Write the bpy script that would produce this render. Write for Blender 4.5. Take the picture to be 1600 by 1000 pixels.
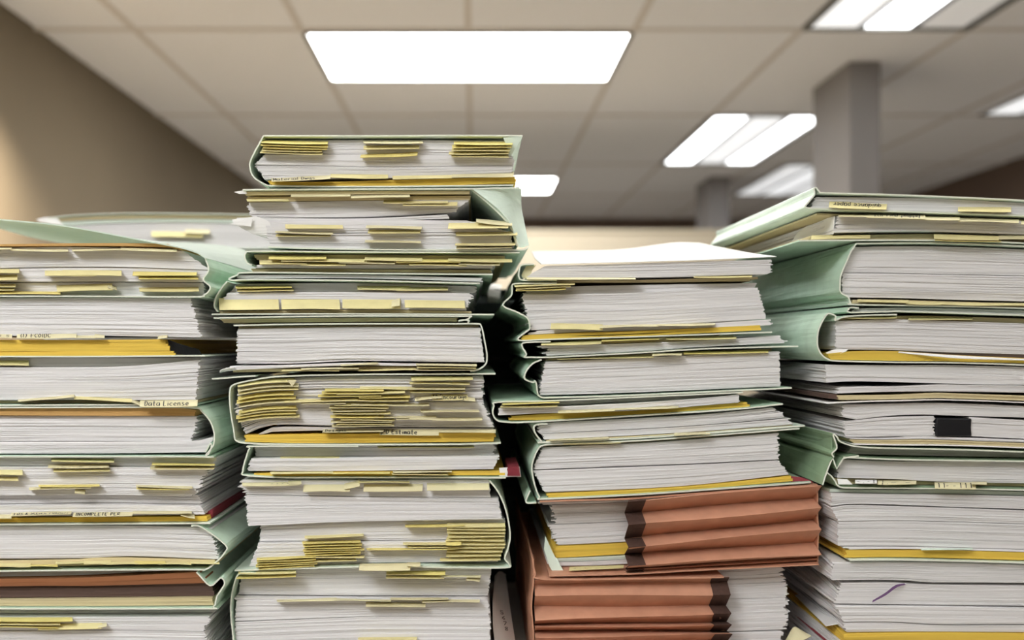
import bpy, math, random
import numpy as np
from mathutils import Vector

random.seed(7)
rng = np.random.default_rng(7)
for o in list(bpy.data.objects):
    bpy.data.objects.remove(o)
COL = bpy.context.scene.collection
SC = bpy.context.scene

# ------------------------------------------------------------------ camera, world, exposure
F, CX, CY, ZC = 1362.0, 740.0, 535.0, 1.35          # focal length in pixels, vanishing point, eye height
cam = bpy.data.cameras.new('camera')
cam_o = bpy.data.objects.new('camera', cam)
COL.objects.link(cam_o)
cam_o.location = (0, 0, ZC)
cam_o.rotation_euler = (math.pi / 2, 0, 0)
cam.sensor_width = 36
cam.lens = 36 * F / 1600
cam.shift_x = (800 - CX) / 1600
cam.shift_y = (CY - 500) / 1600
cam.dof.use_dof = True
cam.dof.focus_distance = 0.725
cam.dof.aperture_fstop = 3.4
cam.clip_start = 0.05
SC.camera = cam_o
w = bpy.data.worlds.new('world')
SC.world = w
w.use_nodes = True
w.node_tree.nodes['Background'].inputs[0].default_value = (0.5, 0.5, 0.5, 1)
w.node_tree.nodes['Background'].inputs[1].default_value = 0.0
SC.view_settings.view_transform = 'Standard'
SC.view_settings.look = 'None'
SC.view_settings.exposure = 1.68
SC.view_settings.gamma = 1.0
SC.view_settings.use_curve_mapping = False
LAMP = 5.2                                           # strength of the ceiling lamps
LAMP_COL = (1.0, 0.985, 0.955)
H = 2.51                                             # ceiling height


def W(px, py, d):
    """a point at distance d in front of the eye, read off the photograph"""
    return np.array(((px - CX) * d / F, d, ZC + (CY - py) * d / F))


# ------------------------------------------------------------------ materials
def mat(name, col, rough=0.7, tint=False, noise=0.0, scale=40.0, metal=0.0, emit=None, stretch=None, spec=0.3, bump=0.0):
    m = bpy.data.materials.new(name)
    m.use_nodes = True
    nt = m.node_tree
    b = nt.nodes['Principled BSDF']
    b.inputs['Roughness'].default_value = rough
    b.inputs['Metallic'].default_value = metal
    b.inputs['Specular IOR Level'].default_value = spec
    b.inputs['Base Color'].default_value = (*col, 1)
    last = None
    if tint:
        a = nt.nodes.new('ShaderNodeAttribute'); a.attribute_name = 'tint'
        mx = nt.nodes.new('ShaderNodeMix'); mx.data_type = 'RGBA'; mx.blend_type = 'MULTIPLY'
        mx.inputs[0].default_value = 1
        mx.inputs[6].default_value = (*col, 1)
        nt.links.new(a.outputs['Color'], mx.inputs[7])
        last = mx.outputs[2]
    if noise > 0 or bump > 0:
        tc = nt.nodes.new('ShaderNodeTexCoord')
        mp = nt.nodes.new('ShaderNodeMapping')
        if stretch: mp.inputs['Scale'].default_value = stretch
        n = nt.nodes.new('ShaderNodeTexNoise'); n.inputs['Scale'].default_value = scale; n.inputs['Detail'].default_value = 5
        nt.links.new(tc.outputs['Object'], mp.inputs[0]); nt.links.new(mp.outputs[0], n.inputs['Vector'])
        if noise > 0:
            r = nt.nodes.new('ShaderNodeMapRange')
            r.inputs['From Min'].default_value = 0.3; r.inputs['From Max'].default_value = 0.7
            r.inputs['To Min'].default_value = 1 - noise; r.inputs['To Max'].default_value = 1 + noise * 0.4
            nt.links.new(n.outputs['Fac'], r.inputs['Value'])
            mv = nt.nodes.new('ShaderNodeMix'); mv.data_type = 'RGBA'; mv.blend_type = 'MULTIPLY'; mv.inputs[0].default_value = 1
            if last is not None: nt.links.new(last, mv.inputs[6])
            else: mv.inputs[6].default_value = (*col, 1)
            nt.links.new(r.outputs[0], mv.inputs[7])
            last = mv.outputs[2]
        if bump > 0:
            bp = nt.nodes.new('ShaderNodeBump'); bp.inputs['Strength'].default_value = bump; bp.inputs['Distance'].default_value = 0.002
            nt.links.new(n.outputs['Fac'], bp.inputs['Height']); nt.links.new(bp.outputs[0], b.inputs['Normal'])
    if last is not None: nt.links.new(last, b.inputs['Base Color'])
    if emit:
        b.inputs['Emission Color'].default_value = (*emit[0], 1)
        b.inputs['Emission Strength'].default_value = emit[1]
    return m


M = {
    'P': mat('paper', (0.80, 0.785, 0.785), 0.8, tint=True),
    'Y': mat('yellow_stock', (0.79, 0.545, 0.085), 0.7, tint=True),
    'K': mat('manila_stock', (0.66, 0.56, 0.33), 0.75, tint=True),
    'M': mat('tan_stock', (0.60, 0.36, 0.13), 0.75, tint=True),
    'B': mat('brown_stock', (0.30, 0.12, 0.05), 0.8, tint=True),
    'D': mat('dark_shaded_brown_stock', (0.12, 0.075, 0.06), 0.8, tint=True),
    'R': mat('maroon_stock', (0.26, 0.035, 0.05), 0.7, tint=True),
    'RM': mat('maroon_card', (0.30, 0.05, 0.065), 0.7, noise=0.05),
    'S': mat('green_stock', (0.72, 0.80, 0.71), 0.75, tint=True),
    'G': mat('green_pressboard', (0.56, 0.73, 0.585), 0.6, noise=0.10, scale=60, bump=0.25),
    'GL': mat('pale_green_pressboard', (0.74, 0.86, 0.75), 0.6, noise=0.08, scale=60, bump=0.2),
    'GD': mat('sage_pressboard', (0.27, 0.38, 0.24), 0.65, noise=0.15, scale=60, bump=0.3),
    'GE': mat('board_edge', (0.74, 0.77, 0.66), 0.7),
    'GK': mat('gap_shade_pressboard', (0.022, 0.034, 0.03), 0.6),  # green board coloured near black, holding the deep shade of the gap
    'W': mat('white_sheet', (0.86, 0.85, 0.83), 0.7),
    'T': mat('tab_yellow', (0.76, 0.68, 0.35), 0.7, noise=0.06, scale=90),
    'TL': mat('tab_cream', (0.72, 0.66, 0.42), 0.7, noise=0.05, scale=90),
    'TB': mat('tab_golden', (0.77, 0.66, 0.24), 0.7, noise=0.06, scale=90),
    'I': mat('ink', (0.03, 0.03, 0.035), 0.6),
    'A': mat('terracotta_card', (0.58, 0.295, 0.19), 0.65, noise=0.12, scale=70, bump=0.15),
    'C': mat('binding_cloth', (0.085, 0.045, 0.034), 0.8, noise=0.2, scale=300),
    'X': mat('black_clip', (0.012, 0.012, 0.014), 0.4),
    'V': mat('purple_ribbon', (0.16, 0.08, 0.20), 0.6),
    'wall_l': mat('wall_paint_brown', (0.215, 0.178, 0.125), 0.9, noise=0.04, scale=3),
    'wall_d': mat('wall_paint_dark', (0.16, 0.115, 0.09), 0.9, noise=0.05, scale=3),
    'wall_n': mat('wall_paint_beige', (0.50, 0.45, 0.38), 0.9, noise=0.05, scale=3),
    'tile': mat('ceiling_tile', (0.86, 0.865, 0.89), 0.95, noise=0.05, scale=120, bump=0.3),
    'slab': mat('ceiling_slab', (0.25, 0.22, 0.20), 0.95, noise=0.05),
    'bar': mat('ceiling_grid', (0.66, 0.62, 0.58), 0.6, noise=0.03),
    'floor': mat('carpet', (0.64, 0.60, 0.53), 0.95, noise=0.2, scale=200),
    'colm': mat('column_paint', (0.27, 0.255, 0.25), 0.7, noise=0.05, scale=5),
    'part': mat('partition_fabric', (0.56, 0.50, 0.39), 0.9, noise=0.06, scale=200),
    'pcap': mat('partition_metal', (0.35, 0.33, 0.31), 0.4, noise=0.03),
    'desk': mat('laminate', (0.55, 0.50, 0.45), 0.45, noise=0.06, scale=30),
    'steel': mat('painted_steel', (0.25, 0.25, 0.26), 0.4, noise=0.03),
    'lampf': mat('lamp_frame', (0.20, 0.20, 0.18), 0.5, noise=0.03),
    'refl': mat('lamp_reflector', (0.62, 0.66, 0.74), 0.25, metal=0.6, noise=0.03),
    'lens': mat('lamp_lens', (0.9, 0.9, 0.85), 0.5, emit=(LAMP_COL, LAMP * 1.1)),
    'lens_over': mat('lamp_lens_over', (0.9, 0.9, 0.85), 0.5, emit=(LAMP_COL, LAMP * 0.40)),
    'lens_rear': mat('lamp_lens_rear', (0.9, 0.9, 0.85), 0.5, emit=(LAMP_COL, LAMP * 0.25)),
    'tube': mat('lamp_tube', (0.9, 0.9, 0.9), 0.5, emit=((1.0, 0.98, 0.96), LAMP * 0.28)),
}
mf = M['GT'] = mat('pale_green_card', (0.84, 0.89, 0.85), 0.6, noise=0.06, scale=60)
nt = mf.node_tree
_tr = nt.nodes.new('ShaderNodeBsdfTranslucent'); _tr.inputs[0].default_value = (0.62, 0.72, 0.62, 1)
_mx = nt.nodes.new('ShaderNodeMixShader'); _mx.inputs[0].default_value = 0.5
nt.links.new(nt.nodes['Principled BSDF'].outputs[0], _mx.inputs[1]); nt.links.new(_tr.outputs[0], _mx.inputs[2])
nt.links.new(_mx.outputs[0], nt.nodes['Material Output'].inputs[0])
for _k, _e in (('tube_full', 0.5), ('tube_fill', 1.5), ('tube_soft', 0.05), ('tube_dim', 0.04), ('tube_off', 0.012)):
    M[_k] = mat(_k, (0.9, 0.9, 0.9), 0.5, emit=((0.96, 0.98, 1.0), LAMP * _e))
LAYER_PX = {'P': 1.35, 'Y': 3.6, 'K': 2.4, 'M': 3.5, 'B': 6, 'D': 4, 'R': 3, 'S': 3}
PART_NAME = {'P': 'paper_sheets', 'Y': 'yellow_envelopes', 'K': 'manila_sheets', 'M': 'tan_folder', 'B': 'brown_folder',
             'D': 'brown_sheets', 'R': 'maroon_sheets', 'S': 'green_sheets'}


# ------------------------------------------------------------------ mesh helpers
def link(name, verts, faces, material, parent=None, kind=None, smooth=False, tints=None):
    off = np.array(parent['_loc']) if parent is not None and '_loc' in parent else np.zeros(3)
    if parent is not None and '_loc' not in parent and parent.parent is not None:
        off = np.array(parent.parent['_loc'])
    me = bpy.data.meshes.new(name)
    v = np.asarray(verts, dtype=float) - off
    me.from_pydata(v.tolist(), [], faces)
    if tints is not None:
        a = me.color_attributes.new('tint', 'FLOAT_COLOR', 'POINT')
        c = np.ones((len(v), 4)); c[:, :3] = np.asarray(tints).reshape(-1, 1) if np.ndim(tints) == 1 else tints
        a.data.foreach_set('color', c.ravel())
    me.materials.append(material)
    if smooth:
        me.polygons.foreach_set('use_smooth', [True] * len(me.polygons))
    me.update()
    o = bpy.data.objects.new(name, me)
    COL.objects.link(o)
    if parent is not None: o.parent = parent
    if kind: o['kind'] = kind
    return o


def empty(name, loc, label, cat, group=None):
    o = bpy.data.objects.new(name, None)
    o.empty_display_size = 0.05
    COL.objects.link(o)
    o.location = loc
    o['_loc'] = [float(x) for x in loc]
    o['label'] = label
    o['category'] = cat
    if group: o['group'] = group
    return o


def box_geo(a, b):
    x0, y0, z0 = a; x1, y1, z1 = b
    v = [(x0, y0, z0), (x1, y0, z0), (x1, y1, z0), (x0, y1, z0), (x0, y0, z1), (x1, y0, z1), (x1, y1, z1), (x0, y1, z1)]
    f = [(0, 3, 2, 1), (4, 5, 6, 7), (0, 1, 5, 4), (1, 2, 6, 5), (2, 3, 7, 6), (3, 0, 4, 7)]
    return v, f


def bevel(o, width, seg=2):
    md = o.modifiers.new('bevel', 'BEVEL'); md.width = width; md.segments = seg; md.limit_method = 'ANGLE'
    return o


def box(name, a, b, material, parent=None, kind=None, bev=0.0):
    v, f = box_geo(a, b)
    o = link(name, v, f, material, parent, kind)
    if bev: bevel(o, bev)
    return o


def boxes(name, lst, material, parent=None, kind=None):
    V, Fc = [], []
    for a, b in lst:
        v, f = box_geo(a, b)
        n = len(V); V += v; Fc += [tuple(i + n for i in q) for q in f]
    return link(name, V, Fc, material, parent, kind)


def catmull(pts, sub):
    p = np.asarray(pts, dtype=float)
    if len(p) < 3 or sub <= 1: return p
    q = np.vstack([2 * p[0] - p[1], p, 2 * p[-1] - p[-2]])
    out = []
    for i in range(len(p) - 1):
        a, b, c, d = q[i], q[i + 1], q[i + 2], q[i + 3]
        for k in range(sub):
            t = k / sub
            out.append(0.5 * ((2 * b) + (c - a) * t + (2 * a - 5 * b + 4 * c - d) * t * t + (3 * b - a - 3 * c + d) * t ** 3))
    out.append(p[-1])
    return np.array(out)


def pairs(flat):
    return np.asarray(flat, dtype=float).reshape(-1, 2)


def sample(poly, ts):
    """x and y of a polyline at fractions ts of its x extent, smoothly"""
    p = catmull(poly, 6) if len(poly) > 2 else poly
    xs = p[:, 0]
    order = np.argsort(xs)
    xq = poly[0, 0] + (poly[-1, 0] - poly[0, 0]) * ts
    return xq, np.interp(xq, xs[order], p[order, 1])


def wander(n, amp, smooth=3):
    a = rng.normal(0, 1, n + 2 * smooth)
    k = np.ones(smooth) / smooth
    return np.convolve(a, k, 'same')[smooth:smooth + n] * amp


def B(f, kind, top, bot, inset=0.003, depth=0.272, jl=1.2, jr=1.2, gaps=0.07, name=None, label=None, fan=0.0, lens=(), dz=0.0004, back=None):
    """a block of sheets lying between two curves read off the photograph"""
    D = f['_D']
    top, bot = pairs(top), pairs(bot)
    S = 18
    ts = np.linspace(0, 1, S + 1)
    xt, yt = sample(top, ts); xb, yb = sample(bot, ts)
    h = float(np.mean(yb - yt))
    n = max(1, int(round(h / LAYER_PX[kind])))
    V, Fc, tint = [], [], []
    el, er = wander(n, jl, 2) + rng.normal(0, jl * 0.5, n), wander(n, jr, 2) + rng.normal(0, jr * 0.5, n)
    ins = inset + np.abs(wander(n, dz * 1.2, 3)) + rng.uniform(0, dz * 0.6, n)
    bow = rng.uniform(-0.6, 0.6, n)
    gapv = np.zeros(n)
    for i in range(n):
        if rng.random() < gaps: gapv[i] = rng.uniform(0.1, 0.38)
    phase = rng.uniform(0, 6.28, n); freq = rng.uniform(2, 7, n)
    for i in range(n):
        a0, a1 = i / n, (i + 1) / n
        x = xt + (xb - xt) * (a0 + a1) / 2
        x = x + el[i] * (1 - ts) ** 6 + er[i] * ts ** 6
        y0 = yt + (yb - yt) * a0
        y1 = yt + (yb - yt) * a1
        lh = (y1 - y0)
        g = gapv[i] * np.clip(np.sin(ts * freq[i] + phase[i]) * 1.3, 0, 1)
        y0 = y0 + lh * np.minimum(g, 0.8)
        d = D + ins[i] + 0.0003 * np.sin(ts * freq[i] + phase[i] * 2)
        n0 = len(V)
        sc = D / F
        X = (x - CX) * sc; Z0 = ZC + (CY - y0) * sc; Z1 = ZC + (CY - y1) * sc
        dback = D + inset + depth + rng.uniform(-0.002, 0.002)
        xo = fan * (i / max(1, n - 1) - 1.0) if fan < 0 else fan * i / max(1, n - 1)
        if back is None: zb0, zb1 = Z0, Z1
        else:
            zb0, zb1 = Z0 + back, Z1 + back
        for k in range(S + 1):
            V.append((X[k], d[k], Z1[k])); V.append((X[k], d[k], Z0[k]))
            V.append((X[k] + xo, dback, zb0[k])); V.append((X[k] + xo, dback, zb1[k]))
        t = rng.uniform(0.86, 1.0) if kind == 'P' else rng.uniform(0.86, 1.04)
        tint += [t] * (4 * (S + 1))
        for k in range(S):
            a = n0 + 4 * k; b = a + 4
            Fc.append((a, b, b + 1, a + 1)); Fc.append((a + 1, b + 1, b + 2, a + 2))
            Fc.append((a + 2, b + 2, b + 3, a + 3)); Fc.append((a + 3, b + 3, b, a))
        Fc.append((n0, n0 + 1, n0 + 2, n0 + 3))
        e = n0 + 4 * S
        Fc.append((e + 3, e + 2, e + 1, e))
    o = link(name or PART_NAME[kind], V, Fc, M[kind], f, 'stuff', tints=np.array(tint))
    if label: o['label'] = label
    return o


def grid_solid(P, th):
    """P: rows x cols x 3 points -> a closed sheet of thickness th"""
    P = np.asarray(P, dtype=float)
    R, C, _ = P.shape
    du = np.gradient(P, axis=0) if R > 1 else None
    dv = np.gradient(P, axis=1)
    nrm = np.cross(du, dv)
    ln = np.linalg.norm(nrm, axis=2, keepdims=True); ln[ln < 1e-12] = 1
    nrm = nrm / ln
    A = (P + nrm * th / 2).reshape(-1, 3); Bv = (P - nrm * th / 2).reshape(-1, 3)
    V = np.vstack([A, Bv]); N = R * C
    Fc = []
    for r in range(R - 1):
        for c in range(C - 1):
            a = r * C + c
            Fc.append((a, a + C, a + C + 1, a + 1)); Fc.append((N + a, N + a + 1, N + a + C + 1, N + a + C))
    for c in range(C - 1):
        Fc.append((c, c + 1, N + c + 1, N + c)); a = (R - 1) * C + c
        Fc.append((a + 1, a, N + a, N + a + 1))
    for r in range(R - 1):
        a = r * C; b = a + C
        Fc.append((b, a, N + a, N + b)); a = r * C + C - 1; b = a + C
        Fc.append((a, b, N + b, N + a))
    return V, Fc


def sheet(f, rows, th=0.0006, m='W', name='sheet', sub=4, rsub=3, crumple=0.0, label=None):
    """rows: list of rows, each a list of (px, py, d); a smooth sheet through them"""
    R = []
    for r in rows:
        R.append(catmull(np.array([W(*p) for p in r]), sub))
    R = np.array(R)
    if len(R) > 2 and rsub > 1:
        cols = [catmull(R[:, c], rsub) for c in range(R.shape[1])]
        R = np.stack(cols, axis=1)
    elif rsub > 1:
        t = np.linspace(0, 1, rsub + 1).reshape(-1, 1, 1)
        R = R[0][None] * (1 - t) + R[-1][None] * t
    if crumple:
        R[1:-1] += rng.normal(0, crumple, R[1:-1].shape)
    V, Fc = grid_solid(R, th)
    o = link(name, V, Fc, M[m], f, smooth=False)
    if label: o['label'] = label
    return o


def cover(f, path, d0=None, d1=None, th=0.0012, m='G', name='cover', sub=4, crumple=0.0009, label=None, skew=0.0, rows=6):
    """a board bent along path (px, py) and running back from d0 to d1"""
    D = f['_D']
    d0 = D - 0.002 if d0 is None else d0
    d1 = D + 0.285 if d1 is None else d1
    p = catmull(pairs(path), sub)
    X = (p[:, 0] - CX) * D / F; Z = ZC + (CY - p[:, 1]) * D / F
    R = []
    for k in range(rows):
        t = k / (rows - 1)
        c = crumple if 0 < k else crumple * 0.3
        jx = wander(len(p), c, 3); jz = wander(len(p), c * 0.15, 3)
        R.append(np.stack([X + jx + skew * t, np.full(len(p), d0 + (d1 - d0) * t), Z + jz], axis=1))
    R = np.array(R)
    V, Fc = grid_solid(R, th)
    o = link(name, V, Fc, M[m], f, smooth=False)
    if m in ('G', 'GL', 'GD'):                       # the cut edge of the board shows its pale core
        o.data.materials.append(M['GE'])
        st = (R.shape[0] - 1) * (R.shape[1] - 1) * 2
        for c in range(R.shape[1] - 1): o.data.polygons[st + 2 * c].material_index = 1
    if label: o['label'] = label
    return o


# ------------------------------------------------------------------ handwriting
GL = {
    'a': '.8,.6 .3,.65 .05,.3 .3,0 .7,.2 .8,.6 .85,0', 'c': '.8,.5 .4,.62 .1,.3 .4,0 .8,.12', 'd': '.8,.3 .4,.6 .1,.3 .4,0 .8,.3;.8,1 .85,0',
    'e': '.1,.3 .8,.35 .5,.62 .1,.35 .4,0 .8,.1', 'f': '.8,.9 .5,1 .4,.7 .4,-.2;.1,.55 .7,.55', 'g': '.8,.6 .3,.6 .1,.3 .4,.05 .8,.4;.8,.6 .8,-.3 .2,-.3',
    'i': '.4,.6 .4,0;.4,.85 .42,.9', 'l': '.4,1 .4,.1 .6,0', 'm': '.05,.6 .1,0;.1,.4 .35,.6 .45,0;.45,.4 .75,.6 .85,0', 'n': '.1,.6 .15,0;.15,.4 .6,.62 .75,0',
    'o': '.4,.6 .1,.3 .4,0 .75,.3 .4,.6', 'p': '.15,.6 .15,-.35;.15,.5 .7,.6 .7,.1 .15,.1', 'r': '.15,.6 .2,0;.2,.35 .7,.6', 's': '.75,.55 .3,.62 .3,.35 .7,.25 .6,0 .1,.05',
    't': '.4,1 .4,.05 .7,0;.1,.65 .75,.65', 'u': '.1,.6 .15,.1 .5,0 .75,.5;.75,.6 .8,0', 'w': '.05,.6 .25,0 .45,.45 .65,0 .85,.6', 'h': '.15,1 .15,0;.15,.4 .6,.6 .75,0',
    'A': '.05,0 .45,1 .85,0;.2,.4 .7,.4', 'C': '.85,.8 .5,1 .1,.5 .5,0 .85,.2', 'D': '.15,1 .15,0 .6,.1 .8,.5 .6,.9 .1,1', 'E': '.8,1 .15,1 .15,0 .8,0;.15,.5 .65,.5',
    'F': '.8,1 .15,1 .15,0;.15,.5 .65,.5', 'I': '.4,1 .4,0', 'L': '.15,1 .15,0 .75,.05', 'M': '.05,0 .1,1 .45,.3 .8,1 .85,0', 'N': '.1,0 .1,1 .75,0 .75,1',
    'O': '.45,1 .1,.5 .45,0 .8,.5 .45,1', 'P': '.15,0 .15,1 .7,.9 .7,.55 .15,.45', 'R': '.15,0 .15,1 .7,.85 .6,.55 .15,.5 .8,0', 'S': '.8,.85 .4,1 .15,.75 .75,.35 .5,0 .1,.1',
    'T': '.45,1 .45,0;.05,1 .85,1', '&': '.85,0 .3,.8 .5,1 .6,.75 .15,.25 .4,0 .8,.4', '(': '.6,1.05 .3,.5 .6,-.1', ')': '.3,1.05 .6,.5 .3,-.1', '|': '.4,1.1 .35,-.3',
    '1': '.25,.8 .45,1 .45,0', '5': '.75,1 .2,1 .2,.55 .7,.5 .6,0 .1,.05', '6': '.7,1 .15,.4 .45,0 .75,.3 .2,.45', '7': '.1,1 .8,1 .3,0', '8': '.45,.5 .15,.8 .45,1 .75,.8 .15,.2 .45,0 .75,.25 .45,.5',
    '-': '.1,.4 .7,.45', '.': '.4,0 .45,.08',
}


def strokes(text):
    out = []; x = 0.0
    for ch in text:
        g = GL.get(ch)
        adv = 0.55 if ch in '(il|I1.' else 1.0
        if ch == ' ': x += 0.7; continue
        if g:
            for s in g.split(';'):
                out.append([(x + float(q.split(',')[0]) * adv, float(q.split(',')[1])) for q in s.split()])
        x += adv * 1.08
    return out, max(x, 1e-6)


def write(parent, surf, text, u0=0.08, u1=0.92, v0=0.85, v1=0.15, flip=False, wid=0.00042, lift=0.0004):
    """handwriting as thin ink ribbons laid on surf(u, v)"""
    st, wdt = strokes(text)
    V, Fc = [], []
    for s in st:
        pts = []
        for (x, y) in catmull(np.array(s), 3) if len(s) > 2 else s:
            u = u0 + (u1 - u0) * x / wdt; v = v0 + (v1 - v0) * y
            if flip: u, v = u0 + u1 - u, v0 + v1 - v
            pts.append((u, v))
        e = 0.02
        P3 = []
        for (u, v) in pts:
            p = surf(u, v); pu = surf(u + e, v) - p; pv = surf(u, v + e) - p
            n = np.cross(pv, pu); n = n / (np.linalg.norm(n) + 1e-12)
            if n[1] > 0: n = -n
            P3.append((p + n * lift, n))
        for k in range(len(P3) - 1):
            a, na = P3[k]; b, nb = P3[k + 1]
            t = b - a
            sd = np.cross(t, na); L = np.linalg.norm(sd)
            if L < 1e-9: continue
            sd = sd / L * wid / 2
            n0 = len(V)
            V += [a - sd, a + sd, b + sd, b - sd]
            Fc.append((n0, n0 + 1, n0 + 2, n0 + 3))
    if V: link('handwriting', V, Fc, M['I'], parent)


def T(f, x0, x1, yt, yb, tilt=0.0, m='T', ins=0.003, proud=0.008, text=None, flip=False, curl=0.0, tu=(0.08, 0.92), wid=0.00042, name='index_tab', wave=0.6):
    """one paper tab: fixed between the sheets along its upper edge, its free edge standing out and drooping"""
    D = f['_D']
    da = D + ins + 0.004; df = D + ins - proud
    ph = rng.uniform(0, 6.28); k1 = rng.uniform(2, 5)
    sk = rng.uniform(-1.5, 1.5)

    def surf(u, v):
        d = da + (df - da) * (v ** 0.75 if v > 0 else v)
        px = x0 + (x1 - x0) * u + sk * v
        py = yt + (yb - yt) * v + tilt * u + wave * math.sin(ph + k1 * u) * v
        if curl: py += curl * max(0.0, abs(u - 0.5) * 2 - 0.6) / 0.4 * v * (1 if u > 0.5 else 0)
        return W(px, py, d)
    us = np.linspace(0, 1, 6); vs = (0.0, 0.4, 1.0)
    P = np.array([[surf(u, v) for u in us] for v in vs])
    V, Fc = grid_solid(P, 0.0004)
    o = link(name, V, Fc, M[m], f)
    if text: write(o, surf, text, tu[0], tu[1], flip=flip, wid=wid)
    return o


def TS(f, x0, x1, ys, h=1.6, tilt=0.0, m='T', ins=0.003, proud=0.006, jx=3.0):
    for y in ys:
        a, b = rng.uniform(-jx, jx, 2)
        T(f, x0 + a, x1 + b, y, y + h * rng.uniform(0.8, 1.2), tilt, m, ins, proud, wave=0.4)


def FILE(name, label, D, base, cat='file', group=None):
    bx, by = base
    p = W(bx, by, D)
    o = empty(name, (p[0], D + 0.13, p[2]), label, cat, group)
    o['_D'] = D
    return o


# ------------------------------------------------------------------ the room
XL, XR, YF, YB = -1.63, 3.45, 8.2, -3.3


def structure(o):
    o['kind'] = 'structure'
    return o


structure(box('floor', (XL - .1, YB - .1, -0.1), (XR + .1, YF + .1, 0), M['floor']))
structure(box('wall_left', (XL - .1, YB, 0), (XL, YF, H + .1), M['wall_l']))
structure(box('wall_right', (XR, YB, 0), (XR + .1, YF, H + .1), M['wall_d']))
structure(box('wall_back', (XL - .1, YF, 0), (XR + .1, YF + .1, H + .1), M['wall_d']))
structure(box('wall_front', (XL - .1, YB - .1, 0), (XR + .1, YB, H + .1), M['wall_n']))
structure(box('baseboard_left', (XL, YB, 0), (XL + .012, YF, .1), M['pcap'], bev=.003))
structure(box('baseboard_back', (XL + .012, YF - .012, 0), (XR, YF, .1), M['pcap'], bev=.003))
ceil = structure(box('ceiling', (XL, YB, H + .02), (XR, YF, H + .1), M['slab']))

GX, GY = 0.62, 1.22
X0, Y0 = -0.64, 3.24
# lamps: (x0, x1, y0, y1, type)
LAMPS = [
    (-0.64, 0.60, 3.26, 3.87, 'lens', 'ceiling lamp with flat lit lens above the tallest paper stack'),
    (-0.64, 0.60, 6.15, 6.76, 'lens', 'small far ceiling lamp just above the cream partition'),
    (1.22, 1.84, 2.02, 3.24, 'trough', 'ceiling lamp with grey reflector strips cut by the top picture edge'),
    (1.22, 1.84, 4.46, 5.68, 'trough', 'bright ceiling lamp partly behind the near square column'),
    (2.04, 2.66, 5.68, 6.90, 'trough', 'dim far ceiling lamp low behind the near square column'),
    (2.58, 3.20, 3.24, 4.46, 'trough', 'ceiling lamp cut by the picture edge above the dark brown wall'),
    (-0.64, 0.60, -1.22, -0.61, 'lens_rear', 'ceiling lamp straight over the viewer, out of the picture'),
    (-0.64, 0.60, 0.55, 1.16, 'lens_over', 'ceiling lamp straight over the paper stacks, out of the picture'),
    (-0.64, 0.60, -2.60, -1.99, 'lens_rear', 'ceiling lamp behind the viewer, out of the picture'),
    (-1.26, -0.64, -1.33, -0.11, 'trough', 'added fill lamp above the viewer on the brown wall side, out of the picture'),  # unseen lamp added to brighten paper fronts and left-facing covers
    (1.22, 1.84, -0.42, 0.80, 'trough', 'ceiling lamp above the viewer beside the stacks, out of the picture'),
]


def in_lamp(xa, xb, ya, yb):
    out = [(xa, xb, ya, yb)]
    for L in LAMPS:
        nx = []
        for (a, b, c, d) in out:
            l0, l1, m0, m1 = L[0] - .004, L[1] + .004, L[2] - .004, L[3] + .004
            if l0 >= b or l1 <= a or m0 >= d or m1 <= c: nx.append((a, b, c, d)); continue
            if l0 > a: nx.append((a, l0, c, d))
            if l1 < b: nx.append((l1, b, c, d))
            a2, b2 = max(a, l0), min(b, l1)
            if m0 > c: nx.append((a2, b2, c, m0))
            if m1 < d: nx.append((a2, b2, m1, d))
        out = [q for q in nx if q[1] - q[0] > .03 and q[3] - q[2] > .03]
    return out


xs = [XL] + [X0 + GX * k for k in range(-1, 7)] + [XR]
ysl = [YB] + [Y0 + GY * k for k in range(-5, 5)] + [YF]
tile_cache = {}
for j in range(len(ysl) - 1):
    for i in range(len(xs) - 1):
        for (a, b, c, d) in in_lamp(xs[i] + .009, xs[i + 1] - .009, ysl[j] + .009, ysl[j + 1] - .009):
            key = (round(b - a, 3), round(d - c, 3))
            if key not in tile_cache:
                hx, hy = key[0] / 2, key[1] / 2
                v, fc = box_geo((-hx, -hy, 0), (hx, hy, .012))
                me = bpy.data.meshes.new('ceiling_tile'); me.from_pydata(v, [], fc); me.materials.append(M['tile'])
                tile_cache[key] = me
            o = bpy.data.objects.new('ceiling_tile', tile_cache[key]); COL.objects.link(o)
            o.location = ((a + b) / 2, (c + d) / 2, H + .004 + rng.uniform(0, .0015)); o.parent = ceil
for x in xs[1:-1]:
    segs = [(YB, YF)]
    for L in LAMPS:
        if L[0] - .013 < x < L[1] + .013:
            ns = []
            for (a, b) in segs:
                if L[3] <= a or L[2] >= b: ns.append((a, b)); continue
                if L[2] > a: ns.append((a, L[2]))
                if L[3] < b: ns.append((L[3], b))
            segs = ns
    for (a, b) in segs: box('grid_bar', (x - .012, a, H), (x + .012, b, H + .006), M['bar'], ceil)
for y in ysl[1:-1]:
    segs = [(XL, XR)]
    for L in LAMPS:
        if L[2] - .013 < y < L[3] + .013:
            ns = []
            for (a, b) in segs:
                if L[1] <= a or L[0] >= b: ns.append((a, b)); continue
                if L[0] > a: ns.append((a, L[0]))
                if L[1] < b: ns.append((L[1], b))
            segs = ns
    for (a, b) in segs: box('grid_bar', (a, y - .012, H + .0005), (b, y + .012, H + .0062), M['bar'], ceil)

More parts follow.
